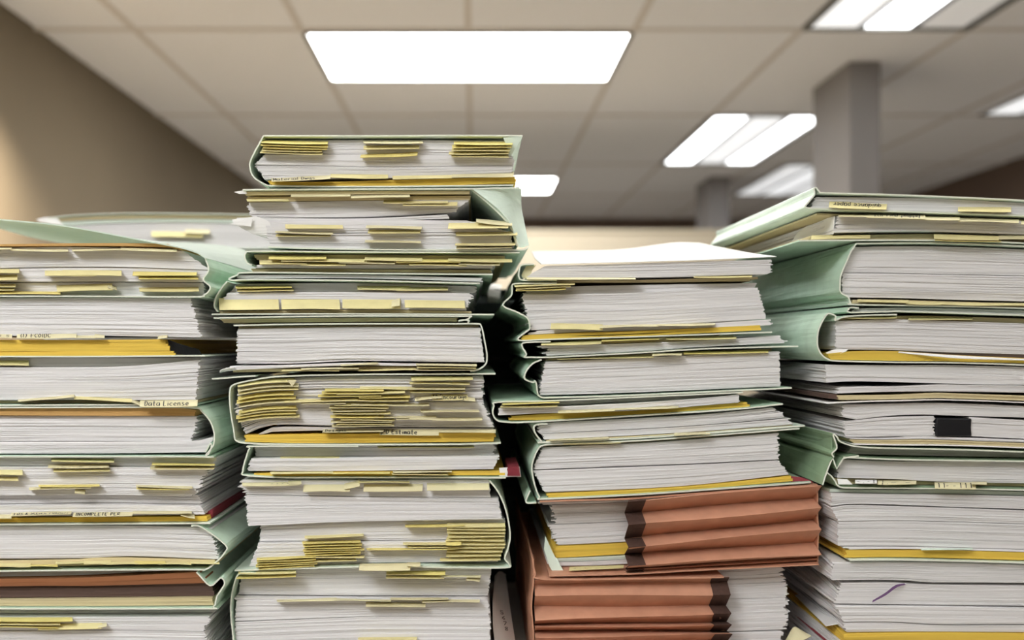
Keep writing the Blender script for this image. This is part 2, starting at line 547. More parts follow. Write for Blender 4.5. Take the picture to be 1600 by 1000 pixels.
for (a, b, c, d, typ, lab) in LAMPS:
    e = empty('ceiling_light', ((a + b) / 2, (c + d) / 2, H), lab, 'lamp', 'office ceiling lamps')
    t = .016
    boxes('lamp_frame', [((a, c, H - .004), (a + t, d, H + .019)), ((b - t, c, H - .004), (b, d, H + .019)),
                         ((a + t, c, H - .004), (b - t, c + t, H + .019)), ((a + t, d - t, H - .004), (b - t, d, H + .019))], M['lampf'], e)
    if typ.startswith('lens'):
        bevel(box('lamp_lens', (a + t, c + t, H + .001), (b - t, d - t, H + .012), M[typ], e), .002, 1)
    else:
        n = 3
        levels = {2.02: ('tube_soft', 'tube_full', 'tube_off'), 4.46: ('tube_full', 'tube_soft', 'tube_full'), 5.68: ('tube_dim', 'tube_soft', 'tube_dim'), 3.24: ('tube_soft', 'tube_soft', 'tube_full'), -1.33: ('tube_fill', 'tube_fill', 'tube_fill')}.get(c, ('tube', 'tube', 'tube'))
        wx = (b - a - 2 * t) / n
        for k in range(n):
            xa = a + t + k * wx
            cxm = xa + wx / 2
            R = []
            for q in range(9):
                u = -1 + 2 * q / 8
                R.append([(cxm + u * wx / 2 * .98, yy, H + .017 - .016 * u * u) for yy in (c + t, d - t)])
            V, Fc = grid_solid(np.array(R), .0008)
            link('reflector', V, Fc, M['refl'], e, smooth=True)
            bevel(box('lamp_tube', (cxm - .084, c + t, H + .004), (cxm + .084, d - t, H + .010), M[levels[k]], e), .003, 2)

# wall-washing downlight above the frame, beside the brown wall
e = empty('recessed_downlight', (-1.27, 2.62, H), 'small recessed downlight washing the brown wall, out of the picture', 'lamp')
R = [[(-1.27 + r * math.cos(a), 2.62 + r * math.sin(a), z) for r, z in ((.07, H - .004), (.055, H - .001), (.05, H + .004))] for a in np.linspace(0, 2 * math.pi, 17)]
V, Fc = grid_solid(np.array(R), .001)
link('trim_ring', V, Fc, M['lampf'], e, smooth=True)
ld = bpy.data.lights.new('downlight_bulb', 'SPOT'); ld.energy = 110; ld.color = (1.0, 0.86, 0.68); ld.spot_size = math.radians(115); ld.spot_blend = .9; ld.shadow_soft_size = .03
lo = bpy.data.objects.new('downlight_bulb', ld); COL.objects.link(lo); lo.parent = e; lo.location = (0, 0, -.006)

# square columns
for nm, a, b, lab in (('column', (1.556, 3.61), (1.687, 4.0), 0), ('column', (1.66, 6.12), (1.80, 6.5), 0)):
    c = structure(box('trim_1' if a[1] < 5 else 'trim_2', (a[0], a[1], 0), (b[0], b[1], H + .004), M['colm'], bev=.004))

# cubicle partition behind the stacks
p = empty('cubicle_partition', (0.4, 4.3, 0), 'cream fabric office partition standing behind the paper stacks', 'partition')
PZ = ZC + (CY - 359) * 4.3 / F
bevel(box('fabric_panel', (-0.7, 4.285, .12), (1.52, 4.345, PZ - .02), M['part'], p), .006)
bevel(box('top_cap', (-0.71, 4.278, PZ - .02), (1.53, 4.352, PZ), M['part'], p), .006)
box('side_post', (-0.74, 4.278, .0), (-0.70, 4.352, PZ), M['pcap'], p, bev=.004)
box('side_post', (1.52, 4.278, .0), (1.56, 4.352, PZ), M['pcap'], p, bev=.004)
box('kick_plate', (-0.70, 4.295, .01), (1.52, 4.335, .12), M['pcap'], p)

# the high table that carries the stacks
ZT = ZC - 0.285
t = empty('high_table', (0.1, 1.2, 0), 'plain grey high table carrying the paper stacks, under the picture edge', 'table')
bevel(box('table_top', (-1.0, .66, ZT - .035), (1.15, 1.75, ZT), M['desk'], t), .004)
for sx in (-.94, 1.05):
    for sy in (.70, 1.66):
        box('leg', (sx, sy, 0), (sx + .05, sy + .05, ZT - .035), M['steel'], t, bev=.004)
box('apron', (-.90, .71, ZT - .11), (1.06, .735, ZT - .035), M['steel'], t)
box('apron', (-.90, 1.67, ZT - .11), (1.06, 1.695, ZT - .035), M['steel'], t)


def YT(D):                                            # pixel row of the table top at distance D
    return CY + 0.285 * F / D - 0.6


# ------------------------------------------------------------------ STACK ONE, beside the brown wall
D1 = .72
G1 = 'files in the stack beside the brown wall'
XA = -95


def L1(*a): return FILE('case_file', a[0], D1, a[1], 'file', G1)


f = L1('green file with lifted cover flap topping the stack beside the brown wall', (120, 463))
sheet(f, [[(-110, 331, .716), (0, 343, .716), (100, 353, .716), (235, 378, .716), (298, 391, .716), (322, 404, .716)],
          [(-85, 336, .85), (30, 359, .85), (135, 371, .85), (262, 379, .85), (342, 392, .85), (378, 420, .85)],
          [(-60, 338, 1.0), (60, 373, 1.0), (170, 385, 1.0), (290, 379, 1.0), (390, 394, 1.0), (430, 437, 1.0)]],
      th=.0010, m='GT', name='cover_flap', label='pale lifted cover flap')
cover(f, (322, 404, 327, 422, 319, 437, 330, 449, 320, 461, 300, 464, 120, 463, XA, 463), name='spine')
B(f, 'M', (XA, 383, 120, 380, 262, 381, 283, 388), (XA, 386, 120, 384, 262, 386, 284, 391), 0)
B(f, 'P', (XA, 388, 120, 385, 284, 391), (XA, 420, 150, 416, 326, 421), .004, lens=())
B(f, 'P', (XA, 421, 150, 417, 326, 422), (XA, 440, 150, 439, 313, 440), .005)
B(f, 'P', (XA, 441, 150, 440, 313, 441), (XA, 462, 314, 461.5), .009)
T(f, -40, 18, 386, 390, m='TL'); T(f, 16, 106, 388, 392, 1, 'TL'); T(f, 112, 200, 389, 392, -1, 'TL'); T(f, 188, 276, 386, 391, 2, 'TL')
T(f, -30, 27, 429, 438, m='T'); T(f, 70, 150, 422, 431); T(f, 98, 190, 421, 430, 1); T(f, -60, 30, 420, 427); T(f, 208, 308, 424, 430, 1, 'TB'); T(f, 216, 309, 431, 436, 1, 'TB')
T(f, -30, 24, 444, 448, 0, 'T', .006); T(f, -30, 22, 450, 453, 0, 'T', .006); T(f, 88, 175, 445, 456, -3, 'T', .007); T(f, 168, 182, 443, 449, 5, 'TL', .007)
T(f, 217, 310, 449, 456, -1, 'T', .007); T(f, -30, 95, 455, 459, 1, 'TB', .005)

f = L1('white paper file over thick yellow envelopes below the flapped green file', (100, 557))
B(f, 'P', (XA, 465.5, 100, 465, 296, 466), (XA, 526, 120, 524, 312, 527), .003, jr=1.5)
B(f, 'Y', (XA, 531, 150, 531, 258, 530), (XA, 556, 150, 556, 270, 555), 0, jr=3)
cover(f, (XA, 557, 150, 557, 280, 556, 322, 556), th=.0012, m='GL', crumple=.0004)
T(f, -30, 19, 521, 528, 0, 'TL', text='o s', tu=(.55, .95)); T(f, 27, 120, 521, 529, -1, 'TL', text='(1) FCOIDC', tu=(.06, .58), wid=.0006); T(f, 118, 150, 524, 529, -1, 'TL'); T(f, 148, 164, 521, 527, 2, 'TL'); T(f, 247, 262, 524, 529, -1, 'TL')
sheet(f, [[(262, 531, .722), (290, 540, .724), (310, 546, .73)], [(268, 553, .722), (295, 555, .724), (318, 557, .73)]], m='K', name='loose_sheet')

f = L1('white paper file with a cream tab lettered Data License', (100, 632))
B(f, 'P', (XA, 559, 309, 559), (XA, 573, 200, 572, 308, 562), .010)
B(f, 'P', (XA, 574, 60, 574, 200, 572, 309, 562), (XA, 626, 305, 625), .003, jr=2.2)
cover(f, (XA, 633.8, 150, 632.5, 305, 632.5), m='G', crumple=.0003)
B(f, 'K', (XA, 628, 300, 627), (XA, 631.5, 302, 630.5), .010)
T(f, -30, 45, 562, 571, 0, 'T', .009)
T(f, 28, 116, 624, 628, -8, 'TL'); T(f, 116, 206, 618, 624, 4, 'T'); T(f, 205, 222, 623, 628, 6, 'TL')
T(f, 219, 309, 626, 636, -1, 'TL', 0, .010, text='Data License', tu=(.08, .86), wid=.0007)

f = L1('tan-topped paper file with a wide green spine beside the tallest stack', (100, 712))
cover(f, (XA, 637, 200, 636, 300, 637, 316, 642, 330, 658, 336, 678, 334, 695, 322, 711), name='spine', crumple=.0012)
cover(f, (322, 706, 330, 692, 331, 700, 322, 713, 300, 713, XA, 713), m='G', sub=3)
B(f, 'M', (XA, 638, 285, 638, 306, 641), (XA, 649, 150, 650, 303, 650), .001)
B(f, 'P', (XA, 651, 150, 651, 306, 651), (XA, 690, 150, 690, 298, 690), .004, jr=2)
B(f, 'P', (XA, 691, 150, 691, 318, 689, 332, 684), (XA, 709, 150, 709, 320, 707), .002, jr=1.2)

f = L1('paper file with cream tabs and a maroon folder inside near its base', (100, 817))
B(f, 'P', (XA, 716, 336, 716), (XA, 729, 150, 730, 325, 730), .008, jr=2)
B(f, 'P', (XA, 730, 150, 731, 325, 731), (XA, 776, 150, 774, 303, 776), .003, jr=2.5)
B(f, 'P', (XA, 777, 150, 775, 303, 777), (XA, 791, 150, 789, 312, 791), .010, jr=2)
B(f, 'P', (XA, 792, 150, 790, 312, 792), (XA, 808, 150, 807, 318, 805), .003)
B(f, 'Y', (XA, 811, 150, 809, 322, 808), (XA, 817, 150, 816, 322, 815), .001)
B(f, 'R', (XA, 806, 324, 803), (XA, 810, 326, 814), .012, jr=1)
cover(f, (XA, 819.5, 150, 818, 330, 817), m='GL', crumple=.0003)
T(f, 80, 178, 716, 721, 1, 'T', .006); T(f, 75, 170, 726, 731, 0, 'TL', .004, text='- - - - -', tu=(.2, .9)); T(f, 84, 172, 731, 737, 0, 'T', .004); T(f, 238, 336, 723, 726, 2, 'TB'); T(f, 236, 336, 728, 733, 1, 'TL')
T(f, -40, 35, 732, 742, 0, 'T'); T(f, -40, 28, 744, 751, 0, 'T')
T(f, 45, 142, 761, 766, -4, 'TL'); T(f, 60, 155, 757, 761, -1, 'TB'); T(f, 118, 134, 761, 770, 3, 'TL')
T(f, 212, 300, 757, 761, 2, 'TL'); T(f, 213, 296, 761, 764, 1, 'TB')
T(f, -40, 19, 804, 810, 0, 'TL', 0); T(f, 18, 112, 801, 806, -2, 'TL', 0, .010, text='FDS & SCENIC FORM(S)', tu=(.05, .97), wid=.00065)
T(f, 115, 208, 801, 807, -1, 'TL', 0, .010, text='INCOMPLETE PER', tu=(.04, .80), wid=.00065); T(f, 208, 300, 799, 802, 0, 'TL', 0, text='- - - - - - -'); T(f, 282, 304, 800, 806, 4, 'TL', 0)

f = L1('lavender-white paper file on yellow tab edges with a creased green spine', (100, 892))
B(f, 'P', (XA, 824, 150, 823, 326, 826), (XA, 875, 120, 874, 200, 871, 340, 876), .004, jr=2.2)
B(f, 'K', (XA, 880, 120, 876, 160, 873, 334, 877), (XA, 890, 120, 886, 200, 884, 334, 884), .004)
for k in range(9): T(f, -40 + 42 * k + rng.uniform(-6, 6), 6 + 42 * k, 880 - (k > 2) * 4 + rng.uniform(-1, 3), 884 - (k > 2) * 4 + rng.uniform(0, 2), 0, random.choice(['T', 'TB']), .002, .006)
cover(f, (300, 821, 316, 823, 353, 850, 352, 862, 340, 876, 322, 889, 300, 889, 120, 890, XA, 893), name='spine', crumple=.0012)

f = L1('orange-brown folder file between grey sheets and manila edges', (100, 947))
B(f, 'P', (XA, 896, 150, 893, 305, 891.5), (XA, 907, 60, 905, 150, 902, 307, 893), .010, gaps=.4)
B(f, 'B', (XA, 908, 60, 905, 150, 903, 308, 894), (XA, 919, 60, 916, 150, 916, 326, 912), .001, jl=.5, jr=.5, depth=.02)
B(f, 'D', (XA, 920, 60, 917, 150, 917, 328, 914), (XA, 937, 150, 936, 331, 934), .006)  # shade on the brown folder's side, put into a darker brown
B(f, 'K', (XA, 939, 150, 937, 331, 935), (XA, 948, 150, 948, 331, 947), .002, gaps=.5)
cover(f, (308, 893, 330, 914, 346, 902, 352, 912, 340, 930, 334, 947, 300, 950, XA, 950), name='spine', crumple=.0012)

f = L1('paper file with bright yellow tabs at the base of the stack beside brown wall', (100, YT(D1)))
B(f, 'P', (XA, 953.5, 330, 952.5), (XA, 966, 330, 964), .012)
B(f, 'P', (XA, 967, 328, 965), (XA, 988, 150, 986, 316, 988), .003, jr=2.5)
B(f, 'P', (XA, 989, 150, 987, 320, 989), (XA, YT(D1), 325, YT(D1)), .003, jr=2.5)
T(f, -40, 113, 963, 971, 0, 'TB'); T(f, -40, 95, 970, 976, 0, 'T'); T(f, -40, 90, 976, 980, 1, 'TB'); T(f, 60, 160, 972, 984, -2, 'T', .004); T(f, 152, 166, 974, 981, -3, 'TL', .004)

# ------------------------------------------------------------------ STACK TWO, the tallest
D2 = .735
G2 = 'files in the tallest stack'


def L2(lab, b): return FILE('case_file', lab, D2, b, 'file', G2)


f = L2('green file with yellow index tabs crowning the tallest stack', (600, 294))
cover(f, (816, 213, 700, 212.5, 600, 213, 500, 213, 413, 213), m='GL', name='front_cover', crumple=.0005)
cover(f, (413, 213, 400, 236, 392, 254, 393, 268, 400, 280, 420, 291), m='G', name='spine', crumple=.0010)
cover(f, (420, 290.5, 500, 292, 600, 292, 700, 291, 802, 290), m='GL', name='back_cover', crumple=.0005)
sheet(f, [[(786, 215, .733), (816, 213.5, .733)], [(792, 230, .735), (806, 231, .735)], [(796, 243, .738), (798, 244, .738)]], m='GL', name='corner_fold', rsub=2)
B(f, 'P', (412, 218, 600, 217, 800, 218), (411, 240, 600, 239, 800, 243), .004, jr=1)
B(f, 'P', (411, 241, 600, 240, 803, 243), (396, 257, 600, 259, 801, 257), .003, jl=1.0)
B(f, 'P', (396, 258, 600, 260, 801, 258), (412, 279, 600, 277, 800, 272), .003, jl=1.5)
B(f, 'Y', (417, 282, 500, 284, 806, 276), (424, 290, 600, 291.5, 806, 286), .0, jr=2)
for y in (219, 223.5, 227, 231, 235): T(f, 410 + rng.uniform(-3, 2), 508 + rng.uniform(-6, 6), y, y + 4.6, 2, 'TB' if y < 230 else 'T', .002, .007, text='- - . - -' if y in (227, 235) else None)
T(f, 567, 660, 220, 224, 0, 'TL', .003, text='- . - - - - .', tu=(.3, .9)); T(f, 568, 655, 225, 233, 0, 'T', .005)
T(f, 564, 653, 241, 247, -4, 'TB', .003, text='- . . - -', tu=(.4, .9))
for y in (221, 226, 231, 236, 241): T(f, 703 + rng.uniform(-2, 8), 801 - (y - 221) * .35, y, y + 5, 0, 'T' if y > 228 else 'TB', .002, .007, text='- - . - . -' if y > 230 else None, tu=(.35, .97))
T(f, 424, 516, 279, 284, -5, 'TL', .0, .009, text='Material Dwgs', tu=(.03, .75), wid=.00065)
T(f, 516, 606, 270, 278, 1, 'T', .004); T(f, 613, 706, 273, 280, -1, 'T', .004); T(f, 706, 803, 271, 278, -2, 'TL', .004)

f = L2('bulky green file with a crushed corner second from the top of tallest stack', (600, 392))
cover(f, (812, 294, 770, 294.5, 738, 295.5, 560, 296, 380, 297), m='GL', name='front_cover', crumple=.0004)
cover(f, (738, 296.5, 770, 324, 796, 352, 808, 385), m='G', name='inner_spine', crumple=.0005, d0=D2 + .001)
sheet(f, [[(738, 295.5, .733), (778, 327, .733), (798, 352, .733), (811, 386, .733)],
          [(780, 296, .736), (798, 318, .742), (808, 350, .745), (818, 386, .738)],
          [(815, 295, .74), (814, 322, .76), (819, 350, .76), (826, 383, .745)]], m='GL', name='spine_gusset', th=.0010, label='crushed pale green spine gusset')
cover(f, (826, 384, 822, 389, 806, 391, 700, 391, 560, 390, 420, 386.5), m='GL', name='back_cover', crumple=.0004)
B(f, 'K', (381, 299, 560, 298, 736, 297.5), (384, 304, 560, 303, 735, 302), .001)
B(f, 'K', (384, 306, 560, 305, 735, 304), (384, 314, 560, 311, 733, 310), .006, name='manila_sheets')
B(f, 'P', (384, 315, 560, 312, 733, 311), (388, 338, 560, 337, 706, 330), .006, jl=2.2, jr=2.5)
B(f, 'P', (370, 339, 560, 340, 700, 334), (366, 346, 560, 345, 700, 340), .004, jl=4)
B(f, 'P', (414, 345, 560, 343, 730, 344), (416, 365, 560, 363, 797, 362), .002, jl=1.2)
B(f, 'P', (416, 366, 560, 364, 798, 363), (422, 386, 560, 388, 803, 389), .002, jl=1.2)
sheet(f, [[(363, 343, .738), (400, 338, .737)], [(366, 349, .738), (420, 346, .737)], [(392, 364, .74), (424, 360, .738)], [(418, 372, .742), (424, 371, .739)]], m='W', name='loose_sheet')
sheet(f, [[(366, 300, .735), (384, 297, .736)], [(374, 303, .735), (386, 303, .736)]], m='W', name='loose_sheet', rsub=2)
sheet(f, [[(368, 346, .734), (395, 341, .735)], [(360, 350, .734), (392, 354, .735)]], m='W', name='loose_sheet', rsub=2)
T(f, 455, 548, 303, 307, 0, 'TL', .002); T(f, 548, 640, 305, 310, -2, 'TL', .002); T(f, 385, 450, 311, 315, -1, 'T', .004); T(f, 630, 715, 316, 322, -1, 'T', .005); T(f, 600, 700, 313, 317, 1, 'T', .005)
T(f, 445, 535, 346, 357, 1, 'T', .005); T(f, 430, 520, 361, 364, 2, 'TL', .002, text='- . - - .', tu=(.4, .8)); T(f, 432, 518, 365, 369, 1, 'T', .004)
T(f, 573, 660, 351, 356, 2, 'TL', .002); T(f, 576, 658, 357, 364, 1, 'T', .003); T(f, 571, 658, 374, 378, 2, 'TL', .002)
T(f, 701, 795, 347, 357, 0, 'T', .001, .010); T(f, 744, 800, 342, 348, 5, 'TL', .001, .008); T(f, 712, 808, 362, 368, 0, 'T', .002); T(f, 712, 806, 380, 384, -1, 'T', .001); T(f, 713, 800, 385, 388, 0, 'TL', .001)

f = L2('slim green file with a long row of yellow tabs under the crushed file', (600, 425))
cover(f, (812, 395, 700, 394.5, 560, 394, 400, 393, 386, 395, 383, 402, 388, 412, 395, 414), m='G', name='front_cover', sub=3, crumple=.0005)
B(f, 'K', (392, 396, 560, 396.5, 790, 398), (396, 404, 560, 403, 790, 404), .008)
B(f, 'K', (404, 405, 560, 404, 790, 405), (404, 413, 560, 413, 775, 412), .005)
B(f, 'P', (404, 414, 560, 414, 775, 413), (396, 418, 560, 419, 768, 419), .001, jl=3)
B(f, 'K', (392, 419, 560, 420, 768, 421), (390, 423.5, 560, 424, 770, 426), .004)
for (a, b, y, c) in ((420, 510, 400, 'TB'), (440, 570, 404, 'T'), (406, 480, 408, 'T'), (528, 616, 407, 'TL'), (570, 660, 402, 'T'), (620, 720, 405, 'TB'), (640, 730, 410, 'T'), (700, 800, 404, 'T'), (716, 780, 409, 'TL'), (470, 540, 410, 'T')):
    T(f, a, b, y, y + 4.5, 1, c, .001, .008)

f = L2('very thin green folder with one white sheet in the tallest stack', (600, 438))
cover(f, (770, 429, 560, 427.5, 392, 426, 372, 430, 359, 436, 366, 438, 400, 437, 560, 438.5, 750, 443), m='G', crumple=.0004, sub=4)
B(f, 'P', (370, 429.5, 560, 429.5, 752, 434), (371, 435, 560, 434.5, 755, 440), .001, jl=1.5)

f = L2('flat green file fronted by four broad yellow tabs in a row', (560, 490))
cover(f, (356, 440, 346, 452, 338, 466, 336, 478, 341, 487), m='G', name='spine', crumple=.0006)
B(f, 'P', (364, 442, 560, 441, 745, 446), (352, 456, 560, 455, 742, 457), .012)
B(f, 'P', (354, 457, 560, 456, 740, 458), (341, 484, 560, 483, 728, 485), .003, jl=1.5, jr=2.5)
B(f, 'K', (342, 486, 560, 484, 736, 486), (342, 489.5, 560, 489, 738, 489), .002)
cover(f, (332, 491, 440, 490.5, 560, 490.5, 772, 491.5), m='GL', crumple=.0003)
T(f, 368, 456, 447, 450, 0, 'TB', .008); T(f, 370, 458, 451, 455, 0, 'T', .008); T(f, 558, 640, 447, 453, 0, 'T', .009); T(f, 620, 700, 449, 454, 0, 'T', .009)
T(f, 342, 435, 466, 484, 0, 'T', .001, .006); T(f, 439, 530, 466, 483, 0, 'T', .001, .006); T(f, 535, 626, 466, 482, 0, 'T', .001, .006); T(f, 632, 726, 467, 481, 1, 'T', .001, .006); T(f, 612, 625, 469, 480, -3, 'TL', 0)

f = L2('two empty green folders lying flat with folded ends in the tallest stack', (560, 503))
cover(f, (335, 497, 440, 495, 560, 493.5, 722, 494, 734, 495, 730, 499, 716, 501.5, 724, 500, 733, 501, 731, 504), m='GL', crumple=.0003, sub=3, name='folder')
B(f, 'K', (340, 498, 560, 496, 714, 496), (345, 504, 560, 502.5, 714, 502), .006)

f = L2('thick white paper file with square green spine in the tallest stack', (560, 583))
cover(f, (366, 508.5, 440, 507, 560, 506, 700, 506, 744, 506, 752, 510, 757, 532, 761, 556, 758, 570, 746, 578, 735, 580), m='GL', crumple=.0004, name='spine', sub=4)
B(f, 'K', (368, 510, 560, 508, 748, 508), (370, 513, 560, 511, 749, 511), .008)
B(f, 'P', (370, 514, 560, 511, 750, 512), (369, 568, 460, 568, 560, 564, 757, 566), .002, jl=1.2, jr=.8, gaps=.1)
B(f, 'P', (362, 572, 460, 570, 560, 567, 740, 570), (346, 579, 460, 574, 560, 571, 740, 573), .001)
B(f, 'K', (362, 577, 460, 576, 560, 573, 745, 575), (362, 582, 460, 581, 560, 579.5, 745, 579), .006)
T(f, 650, 745, 568, 571, 1, 'TL', .001); T(f, 652, 744, 572, 575, 1, 'T', .001); T(f, 648, 742, 575.5, 578, 1, 'TL', .002); T(f, 470, 560, 575, 578, -2, 'TL', .002); T(f, 440, 530, 577, 580, -1, 'T', .003); T(f, 560, 650, 576, 579, -1, 'T', .004); T(f, 532, 590, 568, 571, -2, 'TL', .003)
sheet(f, [[(343, 581, .732), (348, 577, .732), (366, 574, .734)], [(344, 582, .74), (352, 580, .74), (370, 578, .742)]], m='W', name='loose_sheet')

f = L2('bent file bristling with yellow tabs, one lettered PD Estimate', (560, 693))
cover(f, (774, 584, 640, 584.5, 560, 585, 440, 588, 395, 594, 366, 601, 360, 612, 361, 640, 366, 672, 371, 689, 400, 693, 440, 694, 560, 694.5, 700, 694, 782, 692), m='GL', crumple=.0004, sub=4)
cover(f, (332, 592, 360, 590, 400, 587), m='GL', crumple=.0002, name='loose_board', d1=D2 + .2)
B(f, 'P', (372, 603, 420, 594, 480, 590, 560, 588, 755, 588), (366, 640, 420, 628, 480, 624, 560, 626, 754, 628), .003, jl=1.2, jr=2, dz=.002)
B(f, 'P', (366, 641, 420, 629, 480, 625, 560, 627, 754, 629), (382, 679, 405, 669, 440, 664, 560, 667, 772, 668), .003, jl=1.5, jr=2.2)
B(f, 'P', (400, 679, 412, 672, 440, 668, 560, 669, 770, 670), (404, 681, 420, 677, 440, 675, 560, 673, 770, 673), .006)
B(f, 'Y', (380, 680, 440, 680, 560, 678, 775, 676), (384, 690, 440, 692, 560, 692, 770, 690), 0, jr=2)
for (y, c) in ((600, 'T'), (607, 'TL'), (612, 'T'), (620, 'TB'), (626, 'TB'), (632, 'TL'), (641, 'TB'), (645, 'T'), (650, 'TB'), (655, 'T')):
    x0 = 371 + rng.uniform(-2, 3); x1 = 462 + rng.uniform(-4, 6)
    D = f['_D']
    o0 = [(x0, y + 5, D - .004), (x0 + 30, y, D - .004), (x0 + 60, y - 2.5, D - .004), (x1, y - 3, D - .004)]
    o1 = [(a, b - 6, D + .006) for a, b, c_ in o0]
    sheet(f, [o1, o0], .0004, c, 'index_tab', sub=3, rsub=2)
sheet(f, [[(448, 594, .731), (464, 594, .731)], [(453, 599, .731), (460, 599, .731)], [(456, 604, .731), (457, 604, .731)]], .0004, 'TL', 'index_tab', rsub=1)
for (a, b, yt, c, tl) in ((508, 600, 607, 'TB', -1), (503, 590, 611, 'TB', 0), (497, 596, 616, 'TB', -1), (525, 632, 612, 'T', -3), (560, 640, 617, 'TB', 0), (445, 560, 624, 'T', -3), (540, 640, 622, 'T', 0), (548, 670, 628, 'TL', 2), (522, 606, 629, 'T', 0), (516, 608, 633, 'T', 1), (517, 604, 638, 'TL', 0), (520, 610, 642, 'T', 0), (516, 600, 648, 'TB', 0), (532, 616, 652, 'T', 1), (518, 614, 656, 'TL', 0), (526, 612, 659, 'T', 1), (519, 616, 662, 'TL', 0), (470, 540, 627, 'TL', -1)):
    T(f, a, b, yt, yt + 4.6, tl, c, .002, .009, text='- . - - .' if yt in (612, 617) else None, tu=(.5, .95))
T(f, 642, 738, 588, 594, 0, 'T', .003); T(f, 640, 734, 596, 600, 1, 'T', .003); T(f, 637, 728, 605, 608, 0, 'TL', .002); T(f, 640, 726, 609, 613, 0, 'T', .004); T(f, 563, 650, 602, 608, 1, 'T', .005)
T(f, 648, 690, 621, 626, -4, 'TL', 0); T(f, 674, 730, 616, 625, 0, 'T', .001, .008, text='TO Encourage', tu=(.02, .98), wid=.00065); T(f, 724, 742, 619, 625, 3, 'TL', 0)
T(f, 657, 748, 640, 644, 0, 'TL', .001); T(f, 620, 682, 649, 656, 0, 'TL', .001); T(f, 676, 754, 652, 657, 0, 'TL', .001); T(f, 586, 640, 650, 652, 1, 'TL', .001)
T(f, 505, 600, 671, 675, 0, 'TL', .001, text='Designs', tu=(.04, .40), wid=.00065)
T(f, 594, 686, 671, 680, 0, 'TL', 0, .004, text='|PD Estimate', tu=(.01, .64), wid=.00075)
T(f, 686, 775, 671, 676, 0, 'TL', .001)

f = L2('low green file of grey and white sheets with a maroon card end', (560, 746))
cover(f, (560, 697, 400, 697, 391, 700, 385, 716, 380, 736, 384, 742, 440, 745.5, 560, 745.5, 790, 746), m='G', crumple=.0005, sub=4)
B(f, 'P', (394, 698, 560, 698, 775, 696), (393, 716, 560, 715, 772, 713), .012, jr=2)
B(f, 'P', (391, 717, 560, 716, 780, 713), (387, 736, 560, 736, 772, 733), .001, jr=2)
B(f, 'Y', (396, 740, 560, 737, 780, 736), (396, 745, 560, 744, 786, 743), .002, jr=3)
sheet(f, [[(780, 731, .739), (812, 729, .739)], [(780, 745, .738), (814, 745, .738)]], m='W', name='end_card', rsub=2)
B(f, 'R', (793, 730, 811, 729), (793, 744, 813, 744), .001, depth=.06, jl=.3, jr=.3, label='maroon card end')
T(f, 590, 740, 697, 700, -1, 'T', .010); T(f, 438, 530, 713, 716, 0, 'T', .010); T(f, 422, 520, 737, 741, -1, 'T', .001); T(f, 520, 610, 738, 741, -1, 'TB', .001); T(f, 614, 706, 736, 738, 0, 'TL', 0); T(f, 612, 700, 739, 742, 0, 'T', 0)

f = L2('thickest file of the tallest stack, with a wall of yellow tabs', (560, 887))
cover(f, (765, 750.5, 778, 768, 790, 795, 797, 832, 794, 855, 789, 872, 795, 881, 789, 886, 700, 886, 600, 884.5, 480, 887, 368, 890.5), m='GL', crumple=.0006, sub=4, name='spine')
B(f, 'P', (374, 750, 560, 751, 764, 750), (382, 773, 560, 776, 766, 778), .002, jl=3, jr=1)
B(f, 'P', (382, 774, 560, 777, 778, 779), (388, 822, 440, 820, 500, 817, 560, 815, 640, 814, 784, 812), .001, jl=1.6, jr=1, gaps=.25)
B(f, 'P', (403, 824, 440, 821, 500, 818, 560, 816, 640, 815, 790, 814), (402, 850, 560, 848, 790, 846), .009, jl=.8, jr=.8)
B(f, 'P', (402, 851, 560, 849, 790, 847), (386, 888, 560, 883, 600, 882, 778, 881), .006, jl=1, jr=1)
for (a, b, yt, yb, tl, c) in ((378, 468, 754, 760, -2, 'TL'), (450, 470, 751, 757, -1, 'TL'), (475, 548, 756, 768, 0, 'TL'), (538, 562, 755, 765, -6, 'TL'), (569, 661, 756, 768, -1, 'TL'), (667, 764, 754, 766, 0, 'TL'), (560, 640, 752, 754, 0, 'T')):
    T(f, a, b, yt, yb, tl, c, 0, .006, text='- - - - . -' if a == 378 else None, tu=(.5, .98))
T(f, 476, 568, 836, 841, -3, 'T', .009); T(f, 633, 726, 820, 824, -2, 'TB', .006)
for y in (846, 850, 854, 857.5, 861, 864): T(f, 474 + rng.uniform(-3, 3), 565 + rng.uniform(-3, 3), y, y + 4, -2, 'TB', .005, .006)
T(f, 495, 570, 868, 872, -1, 'T', .005); T(f, 490, 556, 873, 878, -1, 'T', .005)
for y in (870, 873.5, 877, 880.5, 884): T(f, 401 + rng.uniform(-3, 3), 492 + rng.uniform(-4, 4), y + 1.5, y + 5.2, -4, 'TB', .003, .006)
for y in (818, 823, 828, 834, 840, 846, 851, 857, 864, 870): T(f, 698 + rng.uniform(-1, 3), 789 - max(0, y - 850) * .4, y - 1, y + 5.5, 0, 'T', .004, .006)
T(f, 630, 722, 847, 851, 0, 'T', .005); T(f, 638, 718, 852, 856, 0, 'T', .005); T(f, 696, 720, 844, 852, 0, 'TB', .001); T(f, 638, 716, 857, 859, -1, 'TB', .003); T(f, 572, 640, 856, 859, 0, 'TB', .004); T(f, 688, 780, 871, 876, 0, 'T', .004)
T(f, 562, 642, 881, 892, -1, 'TL', -.002, .010); T(f, 636, 657, 879, 885, 0, 'TL', -.003, .008)

